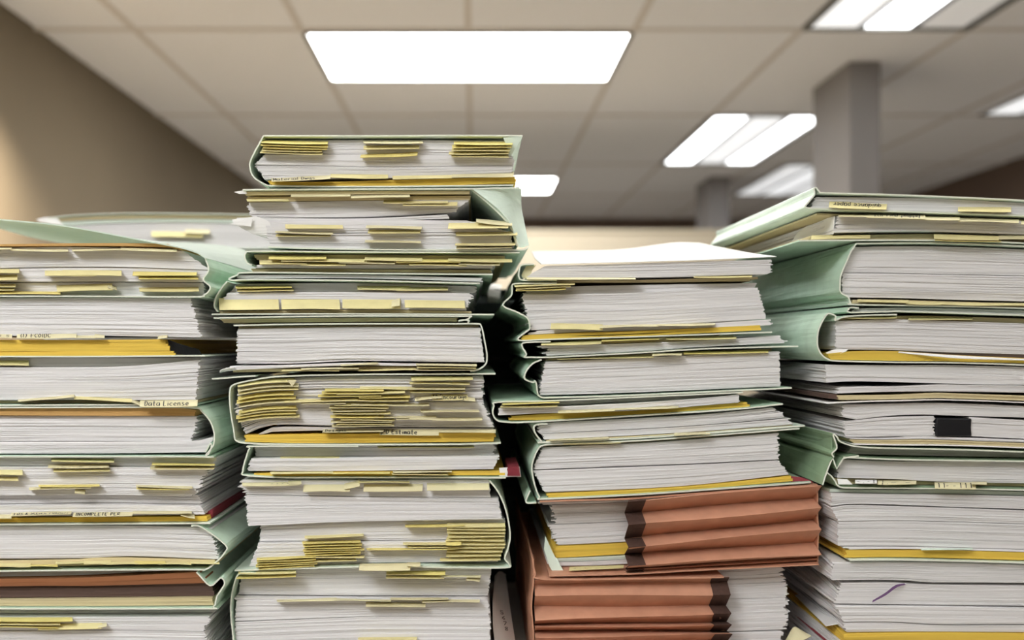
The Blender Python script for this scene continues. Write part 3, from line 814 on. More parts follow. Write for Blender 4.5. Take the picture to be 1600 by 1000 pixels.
f = L2('white paper file with drooping cream tabs at the base of tallest stack', (560, YT(D2)))
cover(f, (400, 894.5, 376, 894.5, 368, 908, 362, 935, 362, 965, 366, 1003, 366, 1040, 370, YT(D2) - 2), m='G', crumple=.0006, sub=3, name='spine')
B(f, 'P', (374, 896, 560, 890, 640, 888, 768, 889), (367, 934, 560, 936, 640, 936, 763, 936), .010, jl=1.2)
B(f, 'P', (367, 936, 560, 938, 762, 938), (366, 972, 560, 965, 640, 964, 765, 964), .003, jl=1.2)
B(f, 'P', (366, 974, 560, 966, 640, 965, 765, 965), (370, YT(D2), 766, YT(D2)), .002, jl=1.2)
for (a, b, yt, yb, tl, c) in ((370, 463, 899, 904, -3, 'TB'), (372, 462, 892, 897, -1, 'T'), (604, 696, 892, 898, 0, 'TB'), (603, 694, 899, 904, 0, 'T'), (690, 752, 899, 902, 0, 'TL'), (730, 751, 899, 907, 2, 'TL'), (432, 526, 937, 941, -3, 'TL'), (524, 612, 935, 938, 2, 'TL'), (610, 700, 934, 937, 0, 'TL'), (660, 750, 936, 941, 0, 'TL'), (572, 665, 940, 948, 1, 'TL'), (560, 652, 995, 1000, -1, 'T')):
    T(f, a, b, yt, yb, tl, c, .002, .008)

f = FILE('paper_form', 'loose printed form with a row of numbers, slumped beside the tallest stack', .80, (785, YT(.80)), 'paper')
rows = [[(773, 900, .86), (780, 893, .88), (790, 897, .90)], [(770, 940, .79), (781, 940, .81), (796, 944, .83)], [(771, 985, .765), (788, 985, .775), (803, 990, .79)], [(776, 1020, .76), (795, 1022, .765), (810, 1026, .775)], [(782, YT(.80), .80), (800, YT(.80), .80), (816, YT(.80), .80)]]
sheet(f, rows, .0004, 'W', 'form_sheet')


def form_surf(u, v):
    a = np.array([W(766, 950, .79), W(794, 955, .815)]); b = np.array([W(773, 996, .752), W(800, 996, .765)])
    p = a[0] * (1 - u) + a[1] * u; q = b[0] * (1 - u) + b[1] * u
    return p * (1 - v) + q * v


pf = f.children[0]
for k, ch in enumerate(('5', '6', '7', '8')):
    write(pf, form_surf, ch, .35 + .05 * k, .62 + .05 * k, .27 + .2 * k, .15 + .2 * k, wid=.0007, lift=.0035)

# ------------------------------------------------------------------ STACK THREE, with the brown expanding files
D3 = .735
G3 = 'files in the stack with brown expanding files'


def L3(lab, b): return FILE('case_file', lab, D3, b, 'file', G3)


f = L3('white paper file with a rising top sheet over the brown expanding files', (1000, 436))
sheet(f, [[(846, 413, .735), (1000, 409, .735), (1100, 406, .735), (1213, 401, .735)],
          [(836, 404, .84), (1000, 400, .84), (1100, 392, .84), (1164, 394, .82)],
          [(830, 393, 1.0), (960, 391, 1.0), (1050, 380, 1.0), (1092, 380, 1.0)]], .0006, 'W', 'top_sheet')
B(f, 'P', (852, 415, 1000, 411, 1208, 405), (822, 433, 1000, 433, 1202, 428), .002, jr=2.5)
B(f, 'K', (830, 437, 1000, 436, 1198, 431), (826, 439.5, 1000, 440, 1172, 438), .010)
cover(f, (834, 413, 816, 414, 811, 422, 811, 434, 820, 438, 870, 438), m='G', name='spine', sub=3)
sheet(f, [[(822, 416, .74), (838, 414, .742)], [(815, 430, .738), (830, 426, .74)], [(820, 436, .738), (836, 432, .74)]], m='TL', name='loose_sheet')
T(f, 822, 992, 433, 436, 1, 'TL', 0, .006); T(f, 1085, 1176, 430, 434, -1, 'T', .007)

f = L3('tall white paper file on a yellow envelope with a buckled green spine', (1000, 530))
cover(f, (870, 443, 812, 443, 801, 445, 800, 452, 799, 462, 786, 477, 806, 487, 824, 497, 828, 512, 824, 517, 810, 528, 816, 532, 860, 530, 1000, 526, 1205, 519), m='G', name='spine', sub=3, crumple=.0008)
B(f, 'P', (835, 449, 880, 447, 1000, 444, 1190, 441), (816, 458, 900, 458, 1000, 456, 1185, 448), .010, jl=3)
B(f, 'P', (816, 459, 900, 459, 1000, 457, 1186, 449), (830, 516, 900, 512, 1000, 510, 1200, 498), .003, jl=1.2, jr=1)
B(f, 'P', (840, 517, 900, 513, 1000, 511, 1202, 499), (822, 523, 900, 519, 1000, 516, 1205, 508), .002, jl=3, jr=3)
B(f, 'Y', (816, 524, 900, 520, 1000, 517, 1192, 508), (816, 531, 900, 529, 1000, 525, 1195, 516), 0, jr=3)
for y in (445, 448.5, 452): T(f, 802 + rng.uniform(-2, 4), 898 - (y - 445) * 2, y, y + 3.2, -3, random.choice(['T', 'TB']), -.001, .006)
T(f, 861, 942, 504, 514, 2, 'T', .001, .006); T(f, 938, 1030, 508, 512, -2, 'TL', .002); T(f, 1028, 1118, 506, 509, -1, 'TL', .002)

f = L3('thin green file with ragged white sheets between two taller files', (1000, 558))
cover(f, (860, 534, 822, 535, 815, 540, 822, 553, 819, 558, 830, 558, 860, 558, 1000, 551, 1100, 545, 1246, 541), m='G', sub=3, crumple=.0006)
B(f, 'K', (848, 535, 1000, 528, 1150, 524), (848, 540, 1000, 535, 1150, 530), .006)
B(f, 'P', (850, 541, 1000, 536, 1130, 530, 1218, 524), (854, 556, 1000, 549, 1100, 542, 1228, 536), .002, jl=4, jr=3.5)
T(f, 846, 940, 535, 540, -3, 'T', .002); T(f, 940, 1030, 530, 533, -2, 'TB', .003); T(f, 1040, 1150, 528, 531, -2, 'T', .004)

f = L3('square block of white pages in green covers, midway above the expanding files', (1000, 618))
cover(f, (846, 562, 832, 568, 822, 580, 820, 592, 833, 597, 837, 596, 839, 610, 844, 620, 870, 621, 1000, 617, 1236, 606), m='G', sub=3, name='spine', crumple=.0006)
B(f, 'K', (858, 560, 1000, 554, 1210, 545), (852, 564, 1000, 558, 1212, 548), .008)
B(f, 'P', (852, 565, 1000, 559, 1219, 549), (843, 618, 1000, 613, 1221, 604), .002, jl=1, jr=.8, gaps=.12)
T(f, 1020, 1066, 552, 556, -1, 'TL', .001); T(f, 870, 1020, 559.5, 562, -4, 'T', .006); T(f, 1068, 1200, 549, 553, -2, 'TB', .006)

f = L3('jutting green file with rounded spine, pale pages and an ochre envelope', (1000, 655))
cover(f, (1160, 613, 1000, 620, 860, 626, 778, 628, 772, 634, 770, 645, 775, 655, 788, 659, 830, 659, 1000, 649, 1150, 639, 1222, 631), m='G', sub=4, crumple=.0005)
B(f, 'P', (782, 627.5, 860, 626.5, 1000, 621, 1155, 615), (786, 637, 860, 635, 1000, 628, 1155, 621), .010, jl=2)
B(f, 'P', (780, 638, 860, 636, 1000, 629, 1100, 622, 1156, 616), (778, 649, 860, 645, 1000, 641, 1155, 629), .000, jl=.8, jr=1)
B(f, 'Y', (800, 651, 880, 646, 1000, 642, 1178, 629), (792, 657, 860, 656, 1000, 648, 1175, 636), .004, jr=4)
T(f, 785, 874, 629, 632, -2, 'TB', .001); T(f, 783, 872, 634, 637, -2, 'T', .001); T(f, 872, 960, 641, 645, -3, 'TL', -.001, text='- - . - - - .'); T(f, 960, 1060, 638, 641, -4, 'TL', -.001, text='- . - -', tu=(.4, .9))

f = L3('curved wad of white pages with doubled green edge, second above expanding files', (1000, 690))
cover(f, (855, 662, 839, 663, 834, 668, 837, 678, 846, 689, 852, 691, 1000, 684, 1100, 677, 1256, 665), m='GL', sub=4, crumple=.0004)
B(f, 'P', (840, 665, 860, 661, 1000, 654, 1100, 648, 1210, 637), (842, 678, 860, 677, 1000, 670, 1100, 664, 1232, 653), .002, jl=1, jr=2.5)
B(f, 'P', (846, 678, 860, 678, 1000, 671, 1100, 665, 1234, 654), (852, 687, 1000, 680, 1100, 674, 1238, 664), .002, jl=1.5, jr=3)
B(f, 'K', (852, 688, 1000, 681, 1100, 675, 1240, 665), (853, 690, 1000, 683, 1100, 676.5, 1240, 667), .001)
T(f, 858, 950, 686, 689, -4, 'TL', .001, text='- - . - - -'); T(f, 1054, 1110, 676, 680, -1, 'TL', .0, text='- - - .')

f = L3('deep white paper file directly on the upper brown expanding file', (1000, 778))
cover(f, (1248, 669.2, 1100, 680.6, 1000, 688, 880, 693.2, 850, 695, 840, 702, 832, 722, 831, 735, 836, 760, 843, 776, 853, 779, 1000, 772, 1100, 765, 1240, 755, 1266, 753), m='G', sub=3, crumple=.0004)
cover(f, (838, 785, 822, 784, 828, 766), m='G', name='flange', crumple=.0003)
B(f, 'K', (854, 695, 1000, 688, 1100, 681, 1222, 672), (850, 699, 1000, 692, 1100, 685, 1218, 676), .006)
B(f, 'P', (848, 700, 1000, 693, 1100, 686, 1217, 677), (833, 734, 1000, 728, 1100, 724, 1218, 718), .002, jl=1.2, jr=2)
B(f, 'P', (833, 736, 1000, 730, 1100, 726, 1218, 720), (852, 770, 1000, 764, 1100, 757, 1234, 742), .002, jl=1.4, jr=1.5)
B(f, 'Y', (853, 772, 1000, 765, 1100, 758, 1238, 744), (858, 778, 1000, 771, 1100, 764, 1240, 752), .001, jr=2)
sheet(f, [[(1236, 744, .738), (1252, 746, .738), (1268, 752, .738)], [(1236, 753, .737), (1252, 752, .737), (1270, 755, .737)]], m='RM', name='pink_sheet', label='dusty red sheet end', rsub=2)
T(f, 880, 970, 692, 694, -2, 'T', .004)

# upper expanding file
f = FILE('expanding_file', 'upper brown expanding file, pleats toward the viewer, pages showing beside dark binding', D3, (1060, 896), 'expanding file', G3)


def pleats(f, x0, x1, rows, m, name, dd=0.0, cols=14, wob=.5, label=None, th=.0007):
    D = f['_D']
    R = []
    for i, (yl, yr, out) in enumerate(rows):
        r = []
        ph = rng.uniform(0, 6)
        for k in range(cols + 1):
            t = k / cols
            y = yl + (yr - yl) * t + wob * math.sin(ph + 5 * t)
            px = x0 + (x1 - x0) * t
            q = W(px, y, D + out + dd)
            r.append((W(px, y, D)[0], q[1], q[2]))
        R.append(r)
    V, Fc = grid_solid(np.array(R), th)
    o = link(name, V, Fc, M[m], f)
    if label: o['label'] = label
    return o


UP = [(783, 758, -.008), (801, 778, .011), (820, 794, -.008), (841, 811, .012), (855, 827, -.008), (866, 846, .011), (884, 866, -.008), (888, 870, .006), (891, 873, -.001), (893, 876, .006), (896, 880, 0)]


def at_x(rows, xa, xb, x0, x1):
    out = []
    for (l, r, o_) in rows:
        g = lambda x: l + (r - l) * (x - xa) / (xb - xa)
        out.append((g(x0), g(x1), o_))
    return out


pleats(f, 980, 1278, UP, 'A', 'pleated_gusset', wob=1.1)
pleats(f, 979, 1006, at_x(UP, 980, 1278, 979, 1006), 'C', 'edge_binding', -.0011, 4, 0, 'dark brown cloth binding strip', .0009)
cover(f, (843, 783, 900, 781, 980, 779, 1100, 770, 1276, 757), m='A', name='front_panel', crumple=.0004)
cover(f, (858, 899, 980, 896, 1100, 889.5, 1278, 881), m='A', name='back_panel', crumple=.0004)
cover(f, (1277, 759, 1279, 800, 1280, 840, 1279, 880), m='A', name='end_panel', crumple=.0014, d0=D3 + .002)
B(f, 'P', (846, 786, 980, 783, 1250, 768), (850, 796, 980, 792, 1250, 776), .022, depth=.25, jl=3)
B(f, 'P', (862, 797, 980, 793, 1250, 778), (872, 828, 980, 823, 1250, 808), .022, depth=.25, jl=3, fan=.02)
B(f, 'P', (864, 829, 980, 824, 1250, 809), (876, 861, 980, 856, 1250, 840), .022, depth=.25, jl=3, fan=.03)
B(f, 'Y', (868, 863, 980, 858, 1250, 842), (872, 882, 980, 876, 1250, 860), .022, depth=.25, jl=3)
B(f, 'S', (866, 883, 980, 878, 1250, 862), (868, 888, 980, 884, 1250, 866), .022, depth=.25)
B(f, 'P', (862, 889, 980, 885, 1250, 867), (862, 896, 980, 892, 1250, 872), .022, depth=.25, jl=2)
sheet(f, [[(852, 838, .75), (866, 868, .75), (870, 872, .75)], [(850, 858, .748), (862, 891, .748), (880, 891, .748)]], m='GL', name='green_divider', rsub=2)
T(f, 890, 975, 886, 891, -3, 'T', .012, .008, text='- . - - . - - . -')

# lower expanding file
f = FILE('expanding_file', 'lower dark brown expanding file, pleats beside ragged white pages at its other end', D3, (1040, YT(D3)), 'expanding file', G3)
LOW = [(905, 902, .004), (912, 909, .010), (931, 929, .000), (947, 946, .014), (970, 958, -.002), (976, 971, .012), (981, 976, -.003), (985, 986, .012), (996, 991, -.005), (1006, 1003, .012), (1020, 1018, -.005), (1036, 1034, .012), (YT(D3) - 6, YT(D3) - 6, -.004)]
pleats(f, 836, 1140, LOW, 'A', 'pleated_gusset', wob=1.1)
pleats(f, 1114, 1141, at_x(LOW, 836, 1140, 1114, 1141), 'C', 'edge_binding', -.0011, 4, 0, 'dark brown cloth binding strip', .0009)
cover(f, (832, 872, 836, 894, 848, 904, 980, 903.5, 1130, 901), m='A', name='front_panel', crumple=.0004)
cover(f, (836, YT(D3) - 3, 1140, YT(D3) - 3, 1245, YT(D3) - 3), m='A', name='back_panel', crumple=.0)
cover(f, (833, 874, 834, 910, 831, 950, 834, 1000, 835, YT(D3) - 4), m='A', name='end_panel', crumple=.001, d0=D3 + .003)
B(f, 'P', (860, 905, 1140, 899, 1238, 893), (860, 950, 1140, 948, 1244, 945), .022, depth=.25, jr=2.5)
B(f, 'P', (860, 951, 1140, 949, 1244, 946), (860, 1000, 1140, 1000, 1243, 997), .022, depth=.25, jr=3.5, gaps=.3)
B(f, 'P', (860, 1002, 1140, 1002, 1236, 1000), (860, YT(D3) - 5, 1236, YT(D3) - 5), .022, depth=.25, jr=2)
sheet(f, [[(1228, 1000, .765), (1240, 980, .765), (1252, 985, .765)], [(1236, 1010, .755), (1256, 1000, .755), (1268, 994, .755)]], m='TL', name='loose_sheet')

# ------------------------------------------------------------------ STACK FOUR, below the square column
D4 = .72
G4 = 'files in the stack below the square column'
XE = 1712


def L4(lab, b): return FILE('case_file', lab, D4, b, 'file', G4)


f = L4('slim green file topping the stack below the square column', (1500, 334))
cover(f, (XE, 322, 1600, 314, 1500, 309, 1400, 305, 1290, 302, 1279, 300, 1274, 294, 1270, 296, 1271, 305, 1262, 316, 1257, 324, 1266, 326), m='GL', sub=3, name='front_cover', crumple=.0006)
cover(f, (1264, 326, 1330, 329, 1500, 334, XE, 342), m='GL', name='back_cover', crumple=.0004)
B(f, 'P', (1276, 307, 1400, 308, 1500, 311, XE, 323), (1268, 325, 1400, 328, 1500, 331, XE, 341), .003, jl=1.5, gaps=.1)
T(f, 1296, 1386, 315, 324, 4, 'T', 0, .005, text='guidance paper', flip=True, tu=(.05, .9), wid=.00065); T(f, 1497, 1580, 323, 331, 0, 'T', .001, .006)

f = L4('green file below the topmost one, cream tab writing upside down', (1500, 382))
B(f, 'K', (1282, 331.5, 1400, 334.5, 1500, 337.5, XE, 345.5), (1282, 334.5, 1400, 337, 1500, 341, XE, 348), .006)
B(f, 'P', (1312, 337, 1400, 338, 1500, 341, XE, 348), (1304, 363, 1400, 361, 1500, 362, XE, 370), .002, jl=2.0)
B(f, 'K', (1272, 367, 1400, 364, 1500, 364, XE, 371), (1270, 375, 1400, 372, 1500, 374, XE, 381), .009)
cover(f, (1246, 377, 1290, 376.5, 1400, 376, 1500, 377, 1600, 381, XE, 387), m='G', crumple=.0006, d0=D4 - .004, d1=D4 + .27)
T(f, 1355, 1446, 335.5, 341, 1, 'TL', -.001, .008, text='foldout part list', flip=True, tu=(.1, .92), wid=.00065)
T(f, 1400, 1500, 338, 343, 1, 'TL', 0); T(f, 1498, 1592, 341, 346, 2, 'TL', 0); T(f, 1596, 1680, 345, 351, 0, 'TL', 0); T(f, 1310, 1398, 336, 339, 0, 'TL', 0)
T(f, 1268, 1360, 368, 374, -1, 'T', .004); T(f, 1459, 1560, 366, 373, 3, 'T', .001, .008); T(f, 1462, 1565, 373, 376, 2, 'TB', .001); T(f, 1560, 1660, 368, 374, 0, 'TL', .002)
sheet(f, [[(1246, 364, .80), (1270, 348, .78), (1304, 338, .724)], [(1236, 380, .80), (1268, 372, .77), (1302, 366, .723)]], m='W', name='loose_sheet')

f = L4('thickest white paper file of that stack, broad mint spine panel beside it', (1500, 470))
cover(f, (1336, 381, 1326, 398, 1316, 422, 1311, 440, 1312, 456, 1324, 465, 1326, 470), m='G', name='spine', crumple=.0014, rows=8, sub=4)
cover(f, (1336, 381, 1400, 380, 1500, 381, XE, 390), m='G', name='front_cover', crumple=.0003)
B(f, 'P', (1338, 385, 1400, 384, 1500, 385, XE, 393), (1318, 425, 1400, 426, 1500, 428, XE, 432), .004, jl=1.2)
B(f, 'P', (1318, 426, 1400, 427, 1500, 429, XE, 433), (1320, 464, 1400, 465, 1500, 468, XE, 473), .003, jl=1.2, gaps=.12)
B(f, 'K', (1336, 468, 1400, 468, 1500, 471, XE, 477), (1334, 474, 1400, 474, 1500, 477, XE, 483), .004)
cover(f, (1326, 470, 1328, 474, 1338, 476, 1500, 479, XE, 485), m='GL', name='back_cover', crumple=.0003)
for (a, b, y) in ((1340, 1420, 468), (1415, 1470, 471), (1470, 1530, 472), (1525, 1620, 473)): T(f, a, b, y, y + 4, 1, 'T', .001, .005)

f = L4('thin green folder of blue-grey sheets pressed under the thickest file', (1500, 489))
cover(f, (1340, 481.5, 1328, 480.5, 1324, 484, 1328, 488.5, 1400, 486.5, 1500, 489.5, XE, 496), m='G', name='cover', sub=2, crumple=.0008)
B(f, 'P', (1338, 482, 1400, 480.5, 1500, 482, XE, 488), (1332, 487, 1400, 485, 1500, 488, XE, 494), .003)

f = L4('white paper file in a looping mint cover above an ochre envelope', (1500, 567))
cover(f, (1400, 491.5, 1325, 494, 1303, 501, 1304, 494, 1292, 490, 1283, 503, 1277, 520, 1276, 540, 1281, 552, 1292, 561, 1310, 564, 1400, 566, 1500, 567, XE, 574), m='G', sub=3, name='cover', crumple=.0009, rows=8)
B(f, 'K', (1318, 495, 1400, 493, 1500, 494, XE, 501), (1312, 500, 1400, 498, 1500, 501, XE, 508), .008)
B(f, 'P', (1308, 501, 1400, 499, 1500, 502, XE, 509), (1310, 546, 1400, 547, 1500, 551, XE, 556), .003, jl=1.5)
B(f, 'Y', (1296, 553, 1330, 549, 1400, 548.5, 1500, 555, XE, 564), (1300, 562, 1400, 564, 1500, 565, XE, 571), .001, jl=2)
sheet(f, [[(1400, 549, .722), (1500, 556, .716), (1600, 561, .72), (1700, 565, .722)], [(1400, 551, .722), (1500, 560, .714), (1600, 563, .718), (1700, 568, .722)]], m='W', name='loose_sheet', rsub=2)
sheet(f, [[(1290, 551, .725), (1305, 546, .724), (1325, 546, .722)], [(1294, 554, .725), (1308, 554, .722), (1322, 549, .721)]], m='W', name='loose_sheet', rsub=2)
T(f, 1318, 1400, 493, 497, 0, 'T', .007); T(f, 1420, 1520, 495, 499, 1, 'T', .008)

f = L4('unbound grey-white papers with gaping edges over a pale yellow folder', (1500, 628))
B(f, 'P', (1290, 570, 1400, 571, 1500, 571, XE, 577), (1293, 598, 1330, 596, 1400, 597, 1500, 600, XE, 604), .002, jl=1, fan=-.03)
B(f, 'P', (1312, 605, 1360, 604, 1400, 604, 1460, 601, 1500, 601, XE, 605), (1308, 615, 1400, 612, 1500, 612, XE, 616), .001, jl=2, fan=-.03)
B(f, 'D', (1296, 616, 1312, 616), (1296, 623, 1312, 624), .002, depth=.25, name='brown_sheets')
B(f, 'K', (1312, 618, 1400, 617, 1460, 614, 1500, 615, XE, 622), (1312, 625, 1400, 624, 1460, 622, 1500, 623, XE, 630), .001, dz=.0004)
cover(f, (1290, 630, 1330, 628, 1400, 626, 1500, 625, XE, 634), m='W', th=.0008, crumple=.0004)

f = L4('grey file pinched by a black binder clip, manila edge below', (1500, 695))
B(f, 'P', (1320, 633.2, 1400, 631.4, 1500, 630.8, XE, 639.5), (1318, 652, 1330, 657, 1380, 651, 1440, 648, 1500, 650, XE, 656), .003, jl=1.5, fan=-.04, gaps=.3)
B(f, 'P', (1322, 659, 1380, 653, 1440, 651, 1463, 651), (1322, 683, 1380, 683, 1463, 681), .003, jl=1.5, fan=0)
B(f, 'P', (1518, 652, 1600, 657, XE, 660), (1518, 682, 1600, 686, XE, 690), .003, jl=.6)
B(f, 'P', (1470, 652, 1512, 652), (1470, 682, 1512, 682), .030, depth=.2)
B(f, 'P', (1322, 684, 1380, 685, 1440, 682, 1500, 684, XE, 692), (1330, 686, 1380, 687, 1440, 686, 1500, 688, XE, 696), .002)
B(f, 'K', (1330, 687, 1380, 688, 1440, 687, 1500, 689, XE, 697), (1332, 692, 1380, 694, 1440, 694, 1500, 695, XE, 703), .001)
Dc = D4 + .001
prof = [(1464, 653), (1519, 654), (1518, 668), (1519, 682), (1463, 683), (1463, 668)]
Vc = [W(x, y, Dc) for x, y in prof] + [W(x, y, Dc) + np.array([0, .028, 0]) for x, y in prof]
Fcc = [tuple(range(5, -1, -1)), tuple(range(6, 12))] + [(k, (k + 1) % 6, (k + 1) % 6 + 6, k + 6) for k in range(6)]
o = link('binder_clip', Vc, Fcc, M['X'], f); o['label'] = 'black binder clip'
bevel(o, .0012)
cover(f, (1332, 693.6, 1400, 694.9, 1500, 696, XE, 703.6), m='W', th=.0008, crumple=.0003, name='under_sheet')

f = L4('sage green file with a tightly rolled cover, below the clipped file', (1500, 762))
cover(f, (XE, 710, 1500, 702.2, 1400, 700.3, 1340, 697.6, 1312, 690, 1306, 682, 1300, 678, 1304, 690, 1306, 700, 1298, 708, 1301, 714), m='GD', name='rolled_cover', sub=3, crumple=.0008)
sheet(f, [[(1226, 674, .86), (1268, 676, .78), (1300, 679, .722)], [(1222, 690, .85), (1262, 694, .78), (1300, 706, .722)], [(1226, 696, .85), (1262, 700, .78), (1301, 712, .722)], [(1232, 730, .85), (1262, 742, .78), (1284, 757, .722)]],
      .0012, 'GD', 'rolled_cover', crumple=.0004)
cover(f, (1284, 757, 1292, 732, 1300, 716, 1306, 732, 1316, 716, 1340, 712), m='GD', name='fold', sub=2)
cover(f, (1284, 757, 1291, 738, 1304, 752, 1310, 760, 1340, 762, 1500, 763, XE, 768), m='GD', name='back_cover', sub=2, crumple=.0003)
B(f, 'P', (1340, 700, 1400, 701.5, 1500, 703.5, XE, 711.5), (1336, 712, 1400, 714, 1500, 716, XE, 720), .013)
cover(f, (1316, 714, 1400, 717.5, 1500, 719, XE, 722), m='GD', name='divider', crumple=.0003)
B(f, 'P', (1318, 719, 1400, 722, 1500, 722, XE, 726), (1312, 748, 1400, 750, 1500, 755, XE, 758), .005, jl=1.5)
B(f, 'K', (1312, 750, 1400, 753, 1500, 757, XE, 760), (1312, 759, 1400, 760, 1500, 761, XE, 765), .010)
T(f, 1336, 1370, 750, 755, 0, 'W', .002, text='- . - |', wid=.0006); T(f, 1372, 1432, 751, 757, 0, 'TL', .002, text='|.- -', wid=.0006); T(f, 1460, 1524, 754, 764, 0, 'TL', 0, .008, text='1 1- - 1 1 1', wid=.0006); T(f, 1518, 1542, 753, 757, 0, 'TL', .0)
sheet(f, [[(1308, 748, .724), (1324, 749, .722)], [(1310, 757, .722), (1332, 757, .72)]], m='W', name='loose_sheet', rsub=2)

f = L4('shallow greenish-white paper file under the rolled sage cover', (1500, 793))
B(f, 'S', (1300, 766, 1400, 767, 1500, 767, XE, 773), (1300, 770, 1400, 772, 1500, 773, XE, 778), .004)
B(f, 'P', (1300, 771, 1400, 773, 1500, 774, XE, 779), (1302, 791, 1330, 788, 1400, 789, 1500, 793, XE, 799), .002, jl=1.5, gaps=.35)

f = L4('plump white paper file on a yellow folder with fanned page ends', (1500, 876))
B(f, 'P', (1300, 794, 1330, 790, 1400, 792, 1500, 795, XE, 803), (1310, 815, 1400, 814, 1500, 816, XE, 823), .002, jl=1, fan=-.02)
B(f, 'P', (1310, 816, 1400, 815, 1500, 817, XE, 824), (1311, 854, 1400, 854, 1500, 856, XE, 862), .002, jl=1, fan=-.04, gaps=.06)
B(f, 'P', (1318, 855, 1400, 855, 1500, 857, XE, 863), (1326, 859, 1400, 858, 1500, 860, XE, 866), .001, jl=3)
B(f, 'Y', (1322, 860, 1400, 860, 1500, 861, XE, 867), (1322, 872, 1400, 871, 1500, 873, XE, 879), .001, jl=2, fan=-.02)
cover(f, (1326, 874.5, 1400, 874, 1500, 876, XE, 882), m='GL', crumple=.0004)
T(f, 1440, 1520, 856, 859, 0, 'GL', .001, .006)

f = L4('white page bundle with fanned end under the yellow folder, near the base', (1500, 910))
B(f, 'P', (1304, 880, 1400, 879.6, 1500, 881.4, XE, 887), (1302, 908, 1400, 908, 1460, 912, 1500, 912, XE, 914), .003, jl=1.5, fan=-.05, gaps=.2)

f = L4('white paper file with a purple ribbon marker hanging from its pages', (1500, 947))
B(f, 'P', (1318, 914, 1400, 913, 1460, 916, XE, 918), (1308, 946, 1400, 947, 1500, 948, XE, 951), .005, jl=1.5, fan=-.06)
sheet(f, [[(1364, 938, .718), (1363, 941, .718)], [(1384, 926, .719), (1384, 930, .719)], [(1400, 914, .721), (1402, 917, .721)], [(1418, 911, .727), (1420, 913, .727)]], .0005, 'V', 'ribbon_marker', rsub=3, label='narrow purple ribbon marker')

f = L4('white paper file on yellow sheets with maroon page ends at the base', (1500, YT(D4)))
B(f, 'P', (1308, 949, 1400, 949, 1500, 950, XE, 954), (1320, 973, 1400, 973, 1480, 977, XE, 976), .002, jl=1.5, fan=-.05)
B(f, 'P', (1320, 975, 1400, 975, 1480, 979, XE, 978), (1326, 990, 1400, 989, 1500, 989, XE, 991), .003, jl=2, fan=-.05)
B(f, 'Y', (1320, 992, 1400, 990.5, 1500, 990, XE, 993), (1320, 1006, 1400, 1005, 1500, 1004, XE, 1006), .001, fan=-.03)
B(f, 'P', (1318, 1007, 1500, 1005, XE, 1007), (1316, YT(D4), XE, YT(D4)), .003, jl=2)
sheet(f, [[(1236, 955, .84), (1262, 978, .79), (1302, 1012, .735)], [(1246, 960, .84), (1278, 984, .79), (1318, 1008, .735)]], .0008, 'RM', 'maroon_sheet', label='maroon sheet end', rsub=2)
sheet(f, [[(1242, 930, .84), (1262, 950, .80), (1290, 978, .735)], [(1256, 928, .84), (1286, 950, .79), (1314, 974, .735)]], .0006, 'W', 'loose_sheet', rsub=2)

# ------------------------------------------------------------------ the row of files behind
DB = 1.13
DG = 1.03
GB = 'files in the row behind the front stacks'


def LB(lab, b, d=None): return FILE('case_file', lab, d or DB, b, 'file', GB)


f = LB('pale green file lying behind the stack beside the brown wall, yellow tab showing', (240, 410))
cover(f, (452, 337, 300, 334, 180, 334, 100, 338, 66, 344), m='GL', name='front_cover', crumple=.0004)
B(f, 'K', (82, 341, 180, 337, 300, 336, 452, 339), (90, 345, 180, 341, 300, 340, 452, 343), .001)
B(f, 'S', (88, 346, 180, 342, 300, 341, 452, 344), (100, 353, 180, 348, 300, 347, 452, 352), .003)
B(f, 'P', (100, 354, 180, 349, 300, 348, 452, 353), (110, 384, 300, 386, 452, 387), .003)
cover(f, (110, 386, 300, 388, 460, 389), m='GL', name='back_cover', crumple=.0004)
sheet(f, [[(56, 343, 1.128), (70, 340, 1.128), (88, 339, 1.13)], [(64, 347, 1.128), (80, 350, 1.128), (100, 352, 1.13)]], m='W', name='loose_sheet', rsub=2)
T(f, 236, 316, 360, 370, 1, 'T', .002, .008); T(f, 290, 328, 358, 364, 1, 'TL', .001, .008)


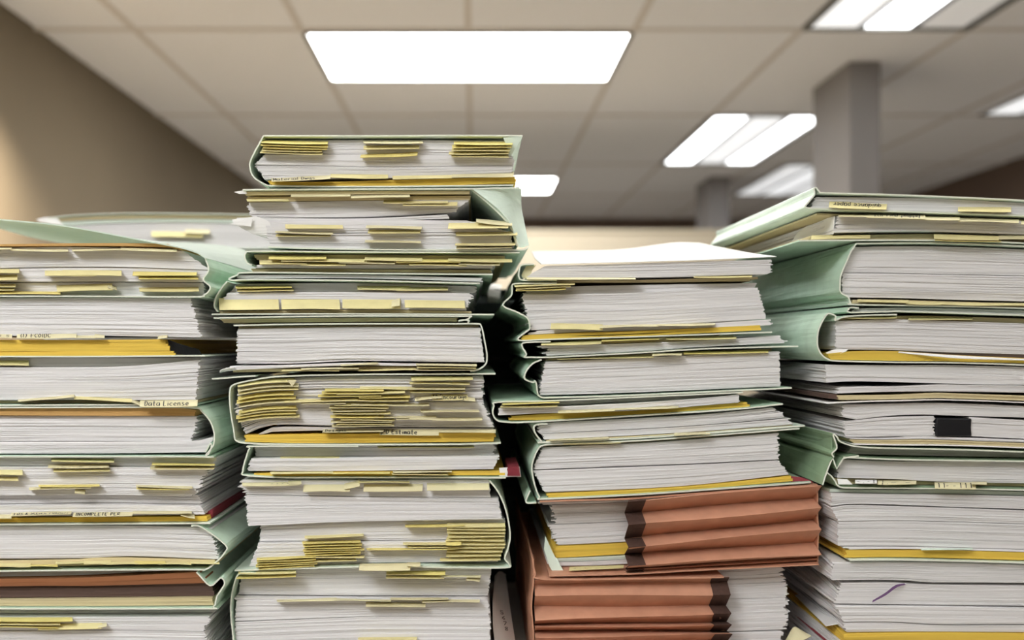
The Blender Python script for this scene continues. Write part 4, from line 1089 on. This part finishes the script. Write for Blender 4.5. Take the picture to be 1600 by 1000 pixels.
def plain_back(lab, x0, x1, y0, y1, spine=None, kinds='PKP', d=None):
    f = LB(lab, ((x0 + x1) / 2, y1), d)
    hs = np.linspace(y0 + 2, y1 - 2.5, len(kinds) + 1)
    for k, kd in enumerate(kinds):
        B(f, kd, (x0, hs[k] + .4, x1, hs[k] + .4), (x0 + rng.uniform(-4, 4), hs[k + 1], x1, hs[k + 1]), .003 + .004 * (k % 2))
    if spine == 'l':
        y0 += 1; y1 -= 1.5
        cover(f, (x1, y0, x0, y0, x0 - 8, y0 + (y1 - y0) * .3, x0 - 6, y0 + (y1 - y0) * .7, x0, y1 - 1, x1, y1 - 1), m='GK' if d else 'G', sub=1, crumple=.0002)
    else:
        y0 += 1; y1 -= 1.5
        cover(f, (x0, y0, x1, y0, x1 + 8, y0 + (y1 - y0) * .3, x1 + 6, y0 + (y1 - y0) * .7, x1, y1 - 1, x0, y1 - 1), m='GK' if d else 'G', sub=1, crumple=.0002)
    return f


yb = YT(DB)
plain_back('green file under the pale file in the row behind the brown wall stack', 60, 440, 392, 520, 'l', 'PKPYP')
plain_back('hidden green file low in the row behind the brown wall stack', 66, 446, 521, 690, 'r', 'PKPYP')
plain_back('hidden green file at the base of the row behind brown wall stack', 60, 440, 691, yb - 2, 'l', 'PPYP')
yg = YT(DG)


def shaded_spine_panel(f, x0, x1, y0, y1):  # near-black front sheet that paints the gap between stacks as shade
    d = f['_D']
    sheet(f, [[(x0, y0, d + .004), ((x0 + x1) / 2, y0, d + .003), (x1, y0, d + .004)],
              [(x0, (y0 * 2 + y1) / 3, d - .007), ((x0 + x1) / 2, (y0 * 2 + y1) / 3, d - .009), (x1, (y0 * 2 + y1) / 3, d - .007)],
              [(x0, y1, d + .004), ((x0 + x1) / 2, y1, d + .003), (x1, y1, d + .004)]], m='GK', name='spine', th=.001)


f = plain_back('shade-painted green file glimpsed through the gap beside the tallest stack', 700, 1130, 452, 560, 'l', 'PKPP', DG)
shaded_spine_panel(f, 700, 1130, 453, 558)
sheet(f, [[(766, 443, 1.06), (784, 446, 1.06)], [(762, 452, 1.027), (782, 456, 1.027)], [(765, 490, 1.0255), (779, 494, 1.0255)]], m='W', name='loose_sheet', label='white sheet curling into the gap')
f = plain_back('shade-painted green file under the one glimpsed in the gap by the tallest stack', 706, 1126, 563, 720, 'l', 'PYPP', DG)
shaded_spine_panel(f, 706, 1126, 564, 718)
f = plain_back('hidden shade-painted green file at the base behind the expanding files', 702, 1130, 723, yg - 2, 'l', 'PPYP', DG)
shaded_spine_panel(f, 702, 1130, 724, yg - 3)

for o in list(bpy.data.objects):
    for k in ('_loc', '_D'):
        if k in o: del o[k]
